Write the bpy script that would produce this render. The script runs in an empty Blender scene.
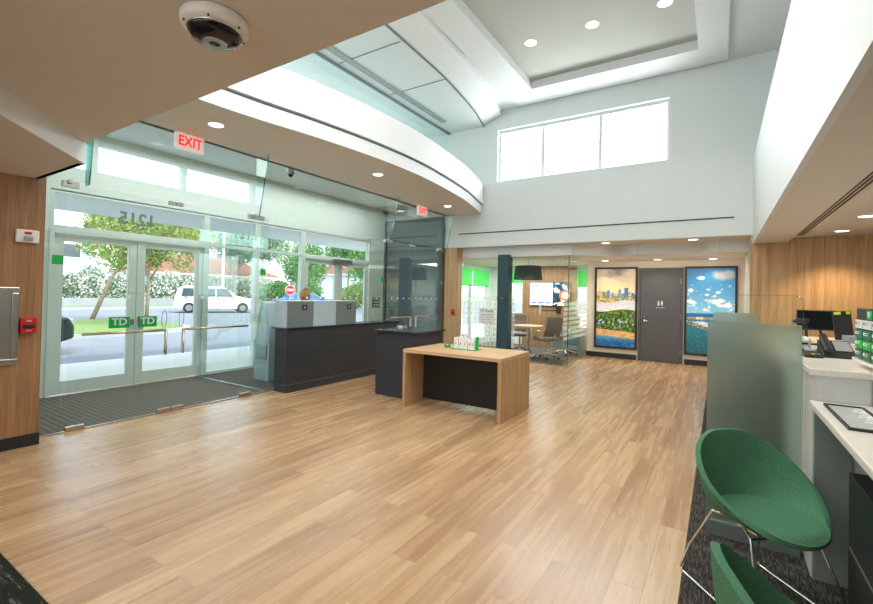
import bpy, bmesh, math, random
from mathutils import Vector, Matrix
random.seed(7)
PI = math.pi
C = bpy.context.scene.collection

# ------------------------------------------------------------------ materials
def lin(c):
    return tuple(((v/12.92) if v <= .04045 else ((v+.055)/1.055)**2.4) for v in c)
def rgb(r, g, b): return lin((r/255, g/255, b/255)) + (1,)

def newmat(name):
    m = bpy.data.materials.new(name); m.use_nodes = True
    nt = m.node_tree
    for n in list(nt.nodes): nt.nodes.remove(n)
    out = nt.nodes.new('ShaderNodeOutputMaterial')
    return m, nt, out
def N(nt, t, **k):
    n = nt.nodes.new(t)
    for a, b in k.items():
        if a.startswith('i_'):
            n.inputs[a[2:].replace('_', ' ')].default_value = b
        else: setattr(n, a, b)
    return n
def L(nt, a, b): nt.links.new(a, b)

def pbr(name, col, rough=.5, metal=0, var=.04, scale=8, bump=0, emis=None, estr=0, spec=.5, stretch=(1,1,1)):
    """plain paint / plastic / metal with a little procedural variation"""
    m, nt, out = newmat(name)
    b = N(nt, 'ShaderNodeBsdfPrincipled')
    b.inputs['Roughness'].default_value = rough; b.inputs['Metallic'].default_value = metal
    b.inputs['Specular IOR Level'].default_value = spec
    tc = N(nt, 'ShaderNodeTexCoord'); mp = N(nt, 'ShaderNodeMapping'); mp.inputs['Scale'].default_value = stretch
    L(nt, tc.outputs['Object'], mp.inputs['Vector'])
    nz = N(nt, 'ShaderNodeTexNoise'); nz.inputs['Scale'].default_value = scale; nz.inputs['Detail'].default_value = 5
    L(nt, mp.outputs[0], nz.inputs['Vector'])
    r = N(nt, 'ShaderNodeValToRGB')
    c = col
    r.color_ramp.elements[0].position = .3; r.color_ramp.elements[1].position = .7
    r.color_ramp.elements[0].color = tuple(max(0, v*(1-var)) for v in c[:3])+(1,)
    r.color_ramp.elements[1].color = tuple(min(1, v*(1+var)) for v in c[:3])+(1,)
    L(nt, nz.outputs['Fac'], r.inputs['Fac']); L(nt, r.outputs[0], b.inputs['Base Color'])
    if bump:
        bp = N(nt, 'ShaderNodeBump'); bp.inputs['Strength'].default_value = bump; bp.inputs['Distance'].default_value = .004
        L(nt, nz.outputs['Fac'], bp.inputs['Height']); L(nt, bp.outputs[0], b.inputs['Normal'])
    if emis:
        b.inputs['Emission Color'].default_value = emis; b.inputs['Emission Strength'].default_value = estr
    L(nt, b.outputs[0], out.inputs['Surface'])
    return m

def glassmat(name, tint=(.95, .985, .97), refl=.06, power=1.0, gcol=(.9,1,.97)):
    m, nt, out = newmat(name)
    t = N(nt, 'ShaderNodeBsdfTransparent'); t.inputs[0].default_value = tint+(1,)
    g = N(nt, 'ShaderNodeBsdfGlossy'); g.inputs['Roughness'].default_value = .01; g.inputs['Color'].default_value = gcol+(1,)
    lw = N(nt, 'ShaderNodeLayerWeight'); lw.inputs['Blend'].default_value = .25
    mm = N(nt, 'ShaderNodeMath', operation='MULTIPLY_ADD'); mm.inputs[1].default_value = .35*power; mm.inputs[2].default_value = refl
    L(nt, lw.outputs['Fresnel'], mm.inputs[0])
    mx = N(nt, 'ShaderNodeMixShader'); L(nt, mm.outputs[0], mx.inputs[0]); L(nt, t.outputs[0], mx.inputs[1]); L(nt, g.outputs[0], mx.inputs[2])
    L(nt, mx.outputs[0], out.inputs['Surface'])
    return m

def frostmat(name, col, rough=.35, solid=.35):
    m, nt, out = newmat(name)
    r = N(nt, 'ShaderNodeBsdfRefraction'); r.inputs['Color'].default_value = col; r.inputs['Roughness'].default_value = rough; r.inputs['IOR'].default_value = 1.25
    d = N(nt, 'ShaderNodeBsdfDiffuse'); d.inputs['Color'].default_value = col
    g = N(nt, 'ShaderNodeBsdfGlossy'); g.inputs['Roughness'].default_value = .3
    tc = N(nt, 'ShaderNodeTexCoord'); nz = N(nt, 'ShaderNodeTexNoise'); nz.inputs['Scale'].default_value = 2
    L(nt, tc.outputs['Object'], nz.inputs['Vector'])
    mr = N(nt, 'ShaderNodeMapRange'); mr.inputs['To Min'].default_value = solid*.9; mr.inputs['To Max'].default_value = solid*1.1
    L(nt, nz.outputs['Fac'], mr.inputs['Value'])
    m1 = N(nt, 'ShaderNodeMixShader'); L(nt, mr.outputs[0], m1.inputs[0]); L(nt, r.outputs[0], m1.inputs[1]); L(nt, d.outputs[0], m1.inputs[2])
    m2 = N(nt, 'ShaderNodeMixShader'); m2.inputs[0].default_value = .06; L(nt, m1.outputs[0], m2.inputs[1]); L(nt, g.outputs[0], m2.inputs[2])
    L(nt, m2.outputs[0], out.inputs['Surface'])
    return m

def woodmat(name, c1, c2, c3, axis='z', scale=1.0, rough=.45):
    m, nt, out = newmat(name)
    tc = N(nt, 'ShaderNodeTexCoord'); mp = N(nt, 'ShaderNodeMapping')
    s = {'z': (14, 14, .55), 'y': (14, .55, 14), 'x': (.55, 14, 14)}[axis]
    mp.inputs['Scale'].default_value = tuple(v*scale for v in s)
    L(nt, tc.outputs['Object'], mp.inputs['Vector'])
    n1 = N(nt, 'ShaderNodeTexNoise'); n1.inputs['Scale'].default_value = 1; n1.inputs['Detail'].default_value = 6; n1.inputs['Roughness'].default_value = .65; n1.inputs['Distortion'].default_value = .5
    n2 = N(nt, 'ShaderNodeTexNoise'); n2.inputs['Scale'].default_value = 6; n2.inputs['Detail'].default_value = 4
    L(nt, mp.outputs[0], n1.inputs['Vector']); L(nt, mp.outputs[0], n2.inputs['Vector'])
    ad = N(nt, 'ShaderNodeMath', operation='MULTIPLY_ADD'); ad.inputs[1].default_value = .35
    L(nt, n2.outputs['Fac'], ad.inputs[0]); 
    sc = N(nt, 'ShaderNodeMath', operation='MULTIPLY'); sc.inputs[1].default_value = .65; L(nt, n1.outputs['Fac'], sc.inputs[0]); L(nt, sc.outputs[0], ad.inputs[2])
    r = N(nt, 'ShaderNodeValToRGB'); e = r.color_ramp.elements
    e[0].position = .33; e[0].color = c1; e[1].position = .68; e[1].color = c3
    x = e.new(.5); x.color = c2
    L(nt, ad.outputs[0], r.inputs['Fac'])
    b = N(nt, 'ShaderNodeBsdfPrincipled'); b.inputs['Roughness'].default_value = rough
    L(nt, r.outputs[0], b.inputs['Base Color']); L(nt, b.outputs[0], out.inputs['Surface'])
    return m

def plankmat():
    m, nt, out = newmat('oak_vinyl_planks')
    tc = N(nt, 'ShaderNodeTexCoord'); sp = N(nt, 'ShaderNodeSeparateXYZ'); L(nt, tc.outputs['Object'], sp.inputs[0])
    cb = N(nt, 'ShaderNodeCombineXYZ'); L(nt, sp.outputs['Y'], cb.inputs['X']); L(nt, sp.outputs['X'], cb.inputs['Y'])
    bk = N(nt, 'ShaderNodeTexBrick'); bk.offset = .37; bk.offset_frequency = 2; bk.squash = 1
    bk.inputs['Scale'].default_value = 1; bk.inputs['Brick Width'].default_value = 1.22; bk.inputs['Row Height'].default_value = .152
    bk.inputs['Mortar Size'].default_value = .0016; bk.inputs['Mortar Smooth'].default_value = .3
    bk.inputs['Color1'].default_value = (0, 0, 0, 1); bk.inputs['Color2'].default_value = (1, 1, 1, 1); bk.inputs['Mortar'].default_value = (.5,.5,.5,1)
    L(nt, cb.outputs[0], bk.inputs['Vector'])
    # every plank draws a different slice of the grain
    mp = N(nt, 'ShaderNodeMapping'); mp.inputs['Scale'].default_value = (.7, 12, 1); L(nt, cb.outputs[0], mp.inputs['Vector'])
    off = N(nt, 'ShaderNodeVectorMath', operation='MULTIPLY_ADD'); off.inputs[1].default_value = (9, 9, 30)
    L(nt, bk.outputs['Color'], off.inputs[0]); L(nt, mp.outputs[0], off.inputs[2])
    n1 = N(nt, 'ShaderNodeTexNoise'); n1.inputs['Scale'].default_value = 1.3; n1.inputs['Detail'].default_value = 7; n1.inputs['Roughness'].default_value = .55; n1.inputs['Distortion'].default_value = .25
    L(nt, off.outputs[0], n1.inputs['Vector'])
    sb = N(nt, 'ShaderNodeSeparateColor'); L(nt, bk.outputs['Color'], sb.inputs[0])
    mx = N(nt, 'ShaderNodeMath', operation='MULTIPLY_ADD'); mx.inputs[1].default_value = .20; L(nt, sb.outputs[0], mx.inputs[0])
    s2 = N(nt, 'ShaderNodeMath', operation='MULTIPLY'); s2.inputs[1].default_value = .80; L(nt, n1.outputs['Fac'], s2.inputs[0]); L(nt, s2.outputs[0], mx.inputs[2])
    r = N(nt, 'ShaderNodeValToRGB'); e = r.color_ramp.elements
    e[0].position = .22; e[0].color = rgb(146, 110, 78); e[1].position = .76; e[1].color = rgb(212, 180, 140)
    x = e.new(.42); x.color = rgb(182, 144, 106); x = e.new(.56); x.color = rgb(196, 160, 120)
    L(nt, mx.outputs[0], r.inputs['Fac'])
    dk = N(nt, 'ShaderNodeMixRGB', blend_type='MULTIPLY'); dk.inputs[2].default_value = (.55, .48, .42, 1)
    L(nt, bk.outputs['Fac'], dk.inputs[0]); L(nt, r.outputs[0], dk.inputs[1])
    b = N(nt, 'ShaderNodeBsdfPrincipled'); L(nt, dk.outputs[0], b.inputs['Base Color'])
    rr = N(nt, 'ShaderNodeMapRange'); rr.inputs['To Min'].default_value = .2; rr.inputs['To Max'].default_value = .34
    L(nt, n1.outputs['Fac'], rr.inputs['Value']); L(nt, rr.outputs[0], b.inputs['Roughness'])
    bp = N(nt, 'ShaderNodeBump'); bp.inputs['Strength'].default_value = .12; bp.inputs['Distance'].default_value = .003
    L(nt, n1.outputs['Fac'], bp.inputs['Height']); L(nt, bp.outputs[0], b.inputs['Normal'])
    L(nt, b.outputs[0], out.inputs['Surface'])
    return m

def carpetmat(name, dark, light, sx=60, sy=6, thresh=.56):
    m, nt, out = newmat(name)
    tc = N(nt, 'ShaderNodeTexCoord'); mp = N(nt, 'ShaderNodeMapping'); mp.inputs['Scale'].default_value = (sx, sy, 1)
    L(nt, tc.outputs['Object'], mp.inputs['Vector'])
    n1 = N(nt, 'ShaderNodeTexNoise'); n1.inputs['Scale'].default_value = 1; n1.inputs['Detail'].default_value = 5; n1.inputs['Roughness'].default_value = .8
    L(nt, mp.outputs[0], n1.inputs['Vector'])
    r = N(nt, 'ShaderNodeValToRGB'); e = r.color_ramp.elements
    e[0].position = thresh-.12; e[0].color = dark; e[1].position = thresh+.12; e[1].color = light
    L(nt, n1.outputs['Fac'], r.inputs['Fac'])
    b = N(nt, 'ShaderNodeBsdfPrincipled'); b.inputs['Roughness'].default_value = .95; b.inputs['Specular IOR Level'].default_value = .1
    L(nt, r.outputs[0], b.inputs['Base Color']); L(nt, b.outputs[0], out.inputs['Surface'])
    return m

def checkmat(name, a, bcol, scale, rough=.9):
    m, nt, out = newmat(name)
    tc = N(nt, 'ShaderNodeTexCoord'); ck = N(nt, 'ShaderNodeTexChecker'); ck.inputs['Scale'].default_value = scale
    ck.inputs['Color1'].default_value = a; ck.inputs['Color2'].default_value = bcol
    mp = N(nt, 'ShaderNodeMapping'); mp.inputs['Rotation'].default_value = (0, 0, PI/4)
    L(nt, tc.outputs['Object'], mp.inputs['Vector']); L(nt, mp.outputs[0], ck.inputs['Vector'])
    nz = N(nt, 'ShaderNodeTexNoise'); nz.inputs['Scale'].default_value = 60
    mx = N(nt, 'ShaderNodeMixRGB', blend_type='MULTIPLY'); mx.inputs[0].default_value = .5
    L(nt, ck.outputs['Color'], mx.inputs[1]); L(nt, nz.outputs['Color'], mx.inputs[2])
    b = N(nt, 'ShaderNodeBsdfPrincipled'); b.inputs['Roughness'].default_value = rough
    L(nt, mx.outputs[0], b.inputs['Base Color']); L(nt, b.outputs[0], out.inputs['Surface'])
    return m

def paintedmat(name, emis=0, rough=.35):
    """reads the colours painted per face on the printed panel"""
    m, nt, out = newmat(name)
    a = N(nt, 'ShaderNodeVertexColor'); a.layer_name = 'print'
    b = N(nt, 'ShaderNodeBsdfPrincipled'); b.inputs['Roughness'].default_value = rough
    L(nt, a.outputs['Color'], b.inputs['Base Color'])
    if emis:
        L(nt, a.outputs['Color'], b.inputs['Emission Color']); b.inputs['Emission Strength'].default_value = emis
    L(nt, b.outputs[0], out.inputs['Surface'])
    return m

def emit(name, col, s):
    m, nt, out = newmat(name)
    e = N(nt, 'ShaderNodeEmission'); e.inputs[0].default_value = col; e.inputs[1].default_value = s
    L(nt, e.outputs[0], out.inputs['Surface']); return m

def veilmat(name, col, a):
    m, nt, out = newmat(name)
    t = N(nt, 'ShaderNodeBsdfTransparent'); d = N(nt, 'ShaderNodeBsdfTranslucent'); d.inputs[0].default_value = col; e = N(nt, 'ShaderNodeBsdfDiffuse'); e.inputs[0].default_value = col
    nz = N(nt, 'ShaderNodeTexNoise'); nz.inputs['Scale'].default_value = 3; mr = N(nt, 'ShaderNodeMapRange'); mr.inputs['To Min'].default_value = a*.9; mr.inputs['To Max'].default_value = a*1.1
    L(nt, nz.outputs['Fac'], mr.inputs['Value'])
    m1 = N(nt, 'ShaderNodeMixShader'); m1.inputs[0].default_value = .5; L(nt, d.outputs[0], m1.inputs[1]); L(nt, e.outputs[0], m1.inputs[2])
    m2 = N(nt, 'ShaderNodeMixShader'); L(nt, mr.outputs[0], m2.inputs[0]); L(nt, t.outputs[0], m2.inputs[1]); L(nt, m1.outputs[0], m2.inputs[2]); L(nt, m2.outputs[0], out.inputs[0])
    return m
M = dict(
    white=pbr('white_wall_paint', rgb(222, 229, 228), .7, var=.01),
    fascia=pbr('white_fascia_paint', rgb(224, 228, 228), .6, var=.01),
    soffit=pbr('warm_soffit_paint', rgb(222, 216, 208), .7, var=.015),
    soffit2=pbr('hall_ceiling_paint', rgb(230, 220, 206), .7, var=.015),
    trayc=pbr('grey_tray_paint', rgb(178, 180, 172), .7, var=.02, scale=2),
    tanwall=pbr('beige_wall_paint', rgb(226, 214, 196), .7, var=.01),
    floor=plankmat(),
    mat=checkmat('entrance_mat', rgb(134, 124, 114), rgb(92, 84, 78), 22),
    carpet=carpetmat('charcoal_carpet', rgb(46, 44, 42), rgb(120, 114, 106), 110, 14, .58),
    rug=carpetmat('dark_green_streaked_carpet', rgb(36, 40, 36), rgb(170, 166, 145), 4, 30, .66),
    conf=carpetmat('grey_brown_carpet', rgb(84, 78, 74), rgb(128, 120, 112), 40, 6, .55),
    base=pbr('black_rubber_base', rgb(34, 36, 38), .5),
    oak=woodmat('oak_veneer_upright', rgb(156, 120, 82), rgb(190, 154, 112), rgb(212, 178, 136)),
    oaky=woodmat('oak_veneer_along', rgb(190, 148, 106), rgb(216, 176, 134), rgb(230, 194, 152), axis='x'),
    oakl=woodmat('brown_veneer_upright', rgb(122, 88, 58), rgb(158, 118, 82), rgb(180, 140, 100)),
    dark=woodmat('charcoal_laminate', rgb(40, 42, 46), rgb(50, 52, 56), rgb(58, 60, 63), axis='x', rough=.5),
    navy=pbr('blue_black_laminate', rgb(50, 54, 64), .5, var=.05),
    black=pbr('matte_black', rgb(30, 34, 36), .5),
    stone=pbr('black_polished_top', rgb(44, 48, 52), .12, var=.2, scale=40),
    alu=pbr('pale_green_aluminium', rgb(222, 232, 226), .4, var=.02),
    steel=pbr('brushed_steel', rgb(190, 190, 186), .28, metal=1, var=.06),
    chrome=pbr('chrome', rgb(225, 225, 225), .08, metal=1, var=.01),
    bronze=pbr('brushed_nickel_warm', rgb(190, 172, 156), .3, metal=1),
    glass=glassmat('clear_glass', (.955, .985, .975), .012, .5),
    exglass=glassmat('window_glass', (.97, .985, .98), .01, .3),
    gedge=glassmat('green_glass_edge', (.35, .62, .56), .2),
    tint=pbr('dark_tinted_glass', rgb(76, 90, 98), .4, var=.1, scale=1.5, spec=.5),
    frost=frostmat('frosted_acrylic', rgb(222, 232, 226), .38, .10),
    decal=pbr('frosted_vinyl', rgb(236, 240, 232), .6),
    fvinyl=veilmat('frosted_vinyl_thin', rgb(236,242,232), .36),
    fband=veilmat('frosted_vinyl_band', rgb(244,248,238), .6),
    green=pbr('signal_green', rgb(20, 150, 60), .4, emis=rgb(20,150,60), estr=.35),
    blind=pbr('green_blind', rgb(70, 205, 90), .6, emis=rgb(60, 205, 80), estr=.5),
    felt=pbr('green_wool_felt', rgb(82, 130, 100), .95, var=.25, scale=160, bump=.4, spec=.15),
    seam=pbr('dark_green_piping', rgb(26, 78, 52), .9),
    door=pbr('charcoal_painted_door', rgb(82, 82, 86), .5),
    teal=pbr('dark_teal_column', rgb(40, 74, 84), .5),
    red=pbr('fire_alarm_red', rgb(200, 28, 34), .4),
    redlit=emit('lit_red_letters', rgb(255, 50, 50), 1.6),
    signface=pbr('sign_face', rgb(238, 232, 226), .4, emis=rgb(255, 235, 228), estr=.35),
    wplas=pbr('white_plastic', rgb(235, 235, 230), .4),
    gplas=pbr('grey_plastic', rgb(150, 156, 156), .4),
    lbl=pbr('light_blue_laminate', rgb(178, 196, 206), .35),
    gpan=pbr('grey_laminate', rgb(112, 124, 124), .4),
    wtop=pbr('white_quartz', rgb(238, 232, 222), .25, var=.02, scale=60),
    wpanel=pbr('pale_grey_laminate', rgb(206, 208, 204), .45),
    gg=pbr('grey_green_laminate', rgb(132, 144, 140), .45),
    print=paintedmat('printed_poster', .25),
    screen=paintedmat('lit_screen', .55, .2),
    lamp=emit('downlight_lens', (1, .93, .82, 1), 6),
    paper=pbr('white_paper', rgb(240, 238, 236), .7),
    dkscreen=pbr('black_screen', rgb(22, 26, 28), .12),
    shade=pbr('charcoal_lamp_shade', rgb(58, 58, 62), .9),
    mesh=pbr('grey_brown_upholstery', rgb(126, 112, 104), .85, var=.15, scale=60),
    skin=pbr('skin', rgb(216, 166, 138), .5),
    hair=pbr('blonde_hair', rgb(176, 134, 84), .6, var=.3, scale=40, stretch=(1, 1, 6)),
    cloth=pbr('dark_teal_blouse', rgb(40, 66, 66), .9),
    pants=pbr('dark_trousers', rgb(34, 36, 44), .9),
    asphalt=pbr('grey_asphalt', rgb(134, 138, 146), .85, var=.06, scale=2),  # plain road grey with slight mottling
    walk=pbr('concrete_walk', rgb(226, 222, 214), .85, var=.04, scale=2),
    kerb=pbr('concrete_kerb', rgb(176, 180, 180), .8),
    grass=pbr('lawn_grass', rgb(122, 146, 82), .95, var=.3, scale=14),
    leafa=pbr('yellow_green_leaves', rgb(138, 160, 86), .8, var=.3, scale=3),
    leafb=pbr('mid_green_leaves', rgb(98, 146, 80), .8, var=.3, scale=3),
    leafc=pbr('grey_green_leaves', rgb(122, 154, 122), .8, var=.3, scale=3),
    flower=pbr('white_blossom', rgb(236, 228, 222), .8),
    orange=pbr('orange_blossom', rgb(226, 150, 60), .8),
    bark=pbr('grey_bark', rgb(150, 132, 112), .9, var=.2, scale=10, bump=.5),
    stucco=pbr('white_stucco', rgb(232, 232, 230), .9),
    bluest=pbr('pale_blue_stucco', rgb(178, 196, 214), .9),
    rooft=pbr('brown_roof_tiles', rgb(142, 98, 84), .9, var=.2, scale=5, stretch=(1, 1, 8)),
    carw=pbr('white_car_paint', rgb(240, 242, 244), .2, var=.0),
    cark=pbr('dark_car_paint', rgb(46, 52, 52), .2, var=.0),
    carb=pbr('blue_car_paint', rgb(40, 110, 190), .2, var=.0),
    carglass=pbr('car_window', rgb(70, 84, 90), .08),
    tyre=pbr('tyre_rubber', rgb(34, 34, 36), .8),
    stop=pbr('stop_sign_red', rgb(225, 40, 45), .4),
    yellow=pbr('yellow_tab', rgb(200, 220, 50), .6),
    brasst=pbr('faint_number_vinyl', rgb(112, 130, 122), .6),
    bluel=pbr('blue_outline', rgb(110, 150, 176), .5),
)

# ------------------------------------------------------------------ mesh builder
class MB:
    def __init__(s): s.bm = bmesh.new()
    def _m(s, vs, mat): 
        for v in vs: v.co = mat @ v.co
    def box(s, x0, x1, y0, y1, z0, z1, rot=None, piv=None):
        x0, x1 = min(x0, x1), max(x0, x1); y0, y1 = min(y0, y1), max(y0, y1); z0, z1 = min(z0, z1), max(z0, z1)
        P = [(x0,y0,z0),(x1,y0,z0),(x1,y1,z0),(x0,y1,z0),(x0,y0,z1),(x1,y0,z1),(x1,y1,z1),(x0,y1,z1)]
        v = [s.bm.verts.new(p) for p in P]
        for f in ((0,3,2,1),(4,5,6,7),(0,1,5,4),(1,2,6,5),(2,3,7,6),(3,0,4,7)): s.bm.faces.new([v[i] for i in f])
        if rot:
            pv = Vector(piv) if piv else Vector(((x0+x1)/2, (y0+y1)/2, (z0+z1)/2))
            mt = Matrix.Translation(pv) @ rot.to_4x4() @ Matrix.Translation(-pv)
            s._m(v, mt)
        return s
    def prism(s, pts, z0, z1):
        """plan polygon extruded in z"""
        a = [s.bm.verts.new((x, y, z0)) for x, y in pts]; b = [s.bm.verts.new((x, y, z1)) for x, y in pts]
        n = len(pts)
        s.bm.faces.new(list(reversed(a))); s.bm.faces.new(b)
        for i in range(n): s.bm.faces.new([a[i], a[(i+1) % n], b[(i+1) % n], b[i]])
        return s
    def slab(s, pts3, d):
        """closed polygon in 3-D pushed by vector d"""
        d = Vector(d)
        a = [s.bm.verts.new(p) for p in pts3]; b = [s.bm.verts.new(Vector(p)+d) for p in pts3]
        n = len(a)
        s.bm.faces.new(list(reversed(a))); s.bm.faces.new(b)
        for i in range(n): s.bm.faces.new([a[i], a[(i+1) % n], b[(i+1) % n], b[i]])
        return s
    def cyl(s, p0, p1, r0, r1=None, n=16, caps=True):
        r1 = r0 if r1 is None else r1
        p0, p1 = Vector(p0), Vector(p1); d = (p1-p0).normalized()
        u = d.orthogonal().normalized(); w = d.cross(u)
        a = [s.bm.verts.new(p0+(u*math.cos(2*PI*i/n)+w*math.sin(2*PI*i/n))*r0) for i in range(n)]
        b = [s.bm.verts.new(p1+(u*math.cos(2*PI*i/n)+w*math.sin(2*PI*i/n))*r1) for i in range(n)]
        for i in range(n): s.bm.faces.new([a[i], a[(i+1) % n], b[(i+1) % n], b[i]])
        if caps: s.bm.faces.new(list(reversed(a))); s.bm.faces.new(b)
        return s
    def tube(s, pts, r, n=8):
        pts = [Vector(p) for p in pts]
        rings = []; u = None
        for i, p in enumerate(pts):
            d = ((pts[min(i+1, len(pts)-1)]-pts[max(i-1, 0)])).normalized()
            if u is None: u = d.orthogonal().normalized()
            u = (u-d*u.dot(d)).normalized(); w = d.cross(u)
            rr = r[i] if isinstance(r, (list, tuple)) else r
            rings.append([s.bm.verts.new(p+(u*math.cos(2*PI*k/n)+w*math.sin(2*PI*k/n))*rr) for k in range(n)])
        for a, b in zip(rings, rings[1:]):
            for k in range(n): s.bm.faces.new([a[k], a[(k+1) % n], b[(k+1) % n], b[k]])
        s.bm.faces.new(list(reversed(rings[0]))); s.bm.faces.new(rings[-1])
        return s
    def lathe(s, prof, c=(0,0,0), n=32, axis='z'):
        rings = []
        for r, z in prof:
            ring = []
            for k in range(n):
                a = 2*PI*k/n; x, y = r*math.cos(a), r*math.sin(a)
                p = {'z': (x, y, z), 'x': (z, x, y), 'y': (x, z, y)}[axis]
                ring.append(s.bm.verts.new(Vector(c)+Vector(p)))
            rings.append(ring)
        for a, b in zip(rings, rings[1:]):
            for k in range(n): s.bm.faces.new([a[k], a[(k+1) % n], b[(k+1) % n], b[k]])
        s.bm.faces.new(list(reversed(rings[0]))); s.bm.faces.new(rings[-1])
        return s
    def ball(s, c, r, sx=1, sy=1, sz=1, sub=2):
        g = bmesh.ops.create_icosphere(s.bm, subdivisions=sub, radius=r)
        for v in g['verts']: v.co = Vector(c)+Vector((v.co.x*sx, v.co.y*sy, v.co.z*sz))
        return s
    def build(s, name, mat, parent=None, bevel=0, smooth=False, origin=None, sub=0):
        bmesh.ops.recalc_face_normals(s.bm, faces=s.bm.faces)
        me = bpy.data.meshes.new(name)
        if parent is not None: o0 = parent['_o'] if '_o' in parent else (0, 0, 0)
        if parent is None:
            if origin is None:
                xs = [v.co for v in s.bm.verts]
                lo = Vector((min(v.x for v in xs), min(v.y for v in xs), min(v.z for v in xs)))
                hi = Vector((max(v.x for v in xs), max(v.y for v in xs), max(v.z for v in xs)))
                origin = Vector(((lo.x+hi.x)/2, (lo.y+hi.y)/2, lo.z))
            off = Vector(origin)
        else: off = WO.get(parent.name, Vector((0, 0, 0)))
        bmesh.ops.translate(s.bm, verts=s.bm.verts, vec=-off)
        s.bm.to_mesh(me); s.bm.free()
        o = bpy.data.objects.new(name, me); C.objects.link(o)
        me.materials.append(mat)
        if smooth:
            for p in me.polygons: p.use_smooth = True
        if parent is None: o.location = off; WO[o.name] = off
        else: o.parent = parent; WO[o.name] = off
        if bevel:
            md = o.modifiers.new('bevel', 'BEVEL'); md.width = bevel; md.segments = 2; md.limit_method = 'ANGLE'
        if sub:
            md = o.modifiers.new('subd', 'SUBSURF'); md.levels = sub; md.render_levels = sub
        return o
WO = {}          # object name -> where its own origin stands in the room, so parts can be written in room coordinates

def thing(name, loc, label=None, cat=None, group=None, kind=None):
    o = bpy.data.objects.new(name, None); C.objects.link(o); o.location = loc; o.empty_display_size = .1
    WO[o.name] = Vector(loc); tag(o, label, cat, group, kind); return o
def tag(o, label=None, cat=None, group=None, kind=None):
    if label: o['label'] = label
    if cat: o['category'] = cat
    if group: o['group'] = group
    if kind: o['kind'] = kind
    return o
def S(o, label=None, cat=None): return tag(o, label, cat, kind='structure')
def copy_tree(o, parent=None):
    c = o.copy(); C.objects.link(c)
    if parent: c.parent = parent
    for ch in list(o.children): copy_tree(ch, c)
    return c
def text(name, s, size, mat, parent, loc, rot=(PI/2, 0, 0), bold=0, extrude=.001, align='CENTER', mirror=False, sx=1):
    cu = bpy.data.curves.new('t', 'FONT'); cu.body = s; cu.size = size; cu.extrude = extrude; cu.offset = bold
    cu.align_x = align; cu.align_y = 'CENTER'; cu.resolution_u = 3
    ob = bpy.data.objects.new('t', cu); C.objects.link(ob)
    dg = bpy.context.evaluated_depsgraph_get()
    me = bpy.data.meshes.new_from_object(ob.evaluated_get(dg))
    C.objects.unlink(ob); bpy.data.objects.remove(ob)
    me.transform(Matrix.Diagonal((sx*(-1 if mirror else 1), 1, 1, 1)))
    me.name = name; me.materials.clear(); me.materials.append(mat)
    o = bpy.data.objects.new(name, me); C.objects.link(o)
    o.rotation_euler = rot
    if parent:
        o.parent = parent; o.location = Vector(loc)-WO.get(parent.name, Vector((0, 0, 0)))
    else: o.location = loc
    return o
ROT_S = (PI/2, 0, 0)        # reads from the south (looking +y)
ROT_E = (PI/2, 0, PI/2)     # reads from the east (looking -x)
ROT_W = (PI/2, 0, -PI/2)    # reads from the west (looking +x)

# ================================================================== SETTING
XE, XG, YB = -7.35, -5.45, 9.0       # exterior wall, inner glass wall, upper back wall
S(MB().box(-6.1, 4.3, 9.15, 13.2, 2.75, 2.85).box(-5.5, 4.3, -3.4, 1.45, 2.75, 2.85).box(3.0, 4.3, 1.45, 9.15, 2.75, 2.85).build('ceiling_roof_low', M['white'], origin=(0,0,0)))
S(MB().box(-7.45, 4.2, -3.2, 13.0, -.25, 0).build('floor', M['floor'], origin=(0, 0, 0)))
S(MB().box(-7.3, XG-.03, 1.55, 4.05, 0, .006).build('trim_1', M['mat'], origin=(0,0,0)))
S(MB().box(-7.3, XG-.03, 4.08, 8.9, 0, .006).build('trim_2', M['conf'], origin=(0,0,0)))
S(MB().box(-.15, 4.1, -3.1, 8.98, 0, .008).build('trim_3', M['carpet'], origin=(0,0,0)))
S(MB().box(-5.98, -2.82, 9.3, 12.58, 0, .006).build('trim_4', M['conf'], origin=(0,0,0)))
tag(MB().box(-5.0, -1.2, -1.6, .785, 0, .012).build('area_rug', M['rug'], bevel=.003), 'dark green-grey rug with pale broken streaks, its corner at the lower left of the floor', 'rug')

# --- exterior wall (x = XE) with its solid bands
b = MB()
b.box(XE-.1, XE+.05, 1.5, 9.05, 2.70, 3.0)
b.box(XE-.1, XE+.05, 1.5, 9.05, 3.45, 4.1)
b.box(XE-.1, XE+.05, 1.5, 9.05, 5.0, 5.6)
b.box(XE-.1, XE+.05, 8.36, 9.05, 0, 2.70)
b.box(XE-.1, XE+.05, 1.5, 2.13, 0, 2.70)
b.box(XE-.1, XE+.05, 8.85, 9.05, 3.45, 5.0)
b.box(XE-.1, XE+.05, 5.08, 9.05, 3.0, 3.45)
b.box(XE-.1, XE+.05, 1.5, 1.62, 3.0, 5.0)
S(b.build('wall_left', M['alu'], origin=(XE, 5, 0)))

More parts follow.
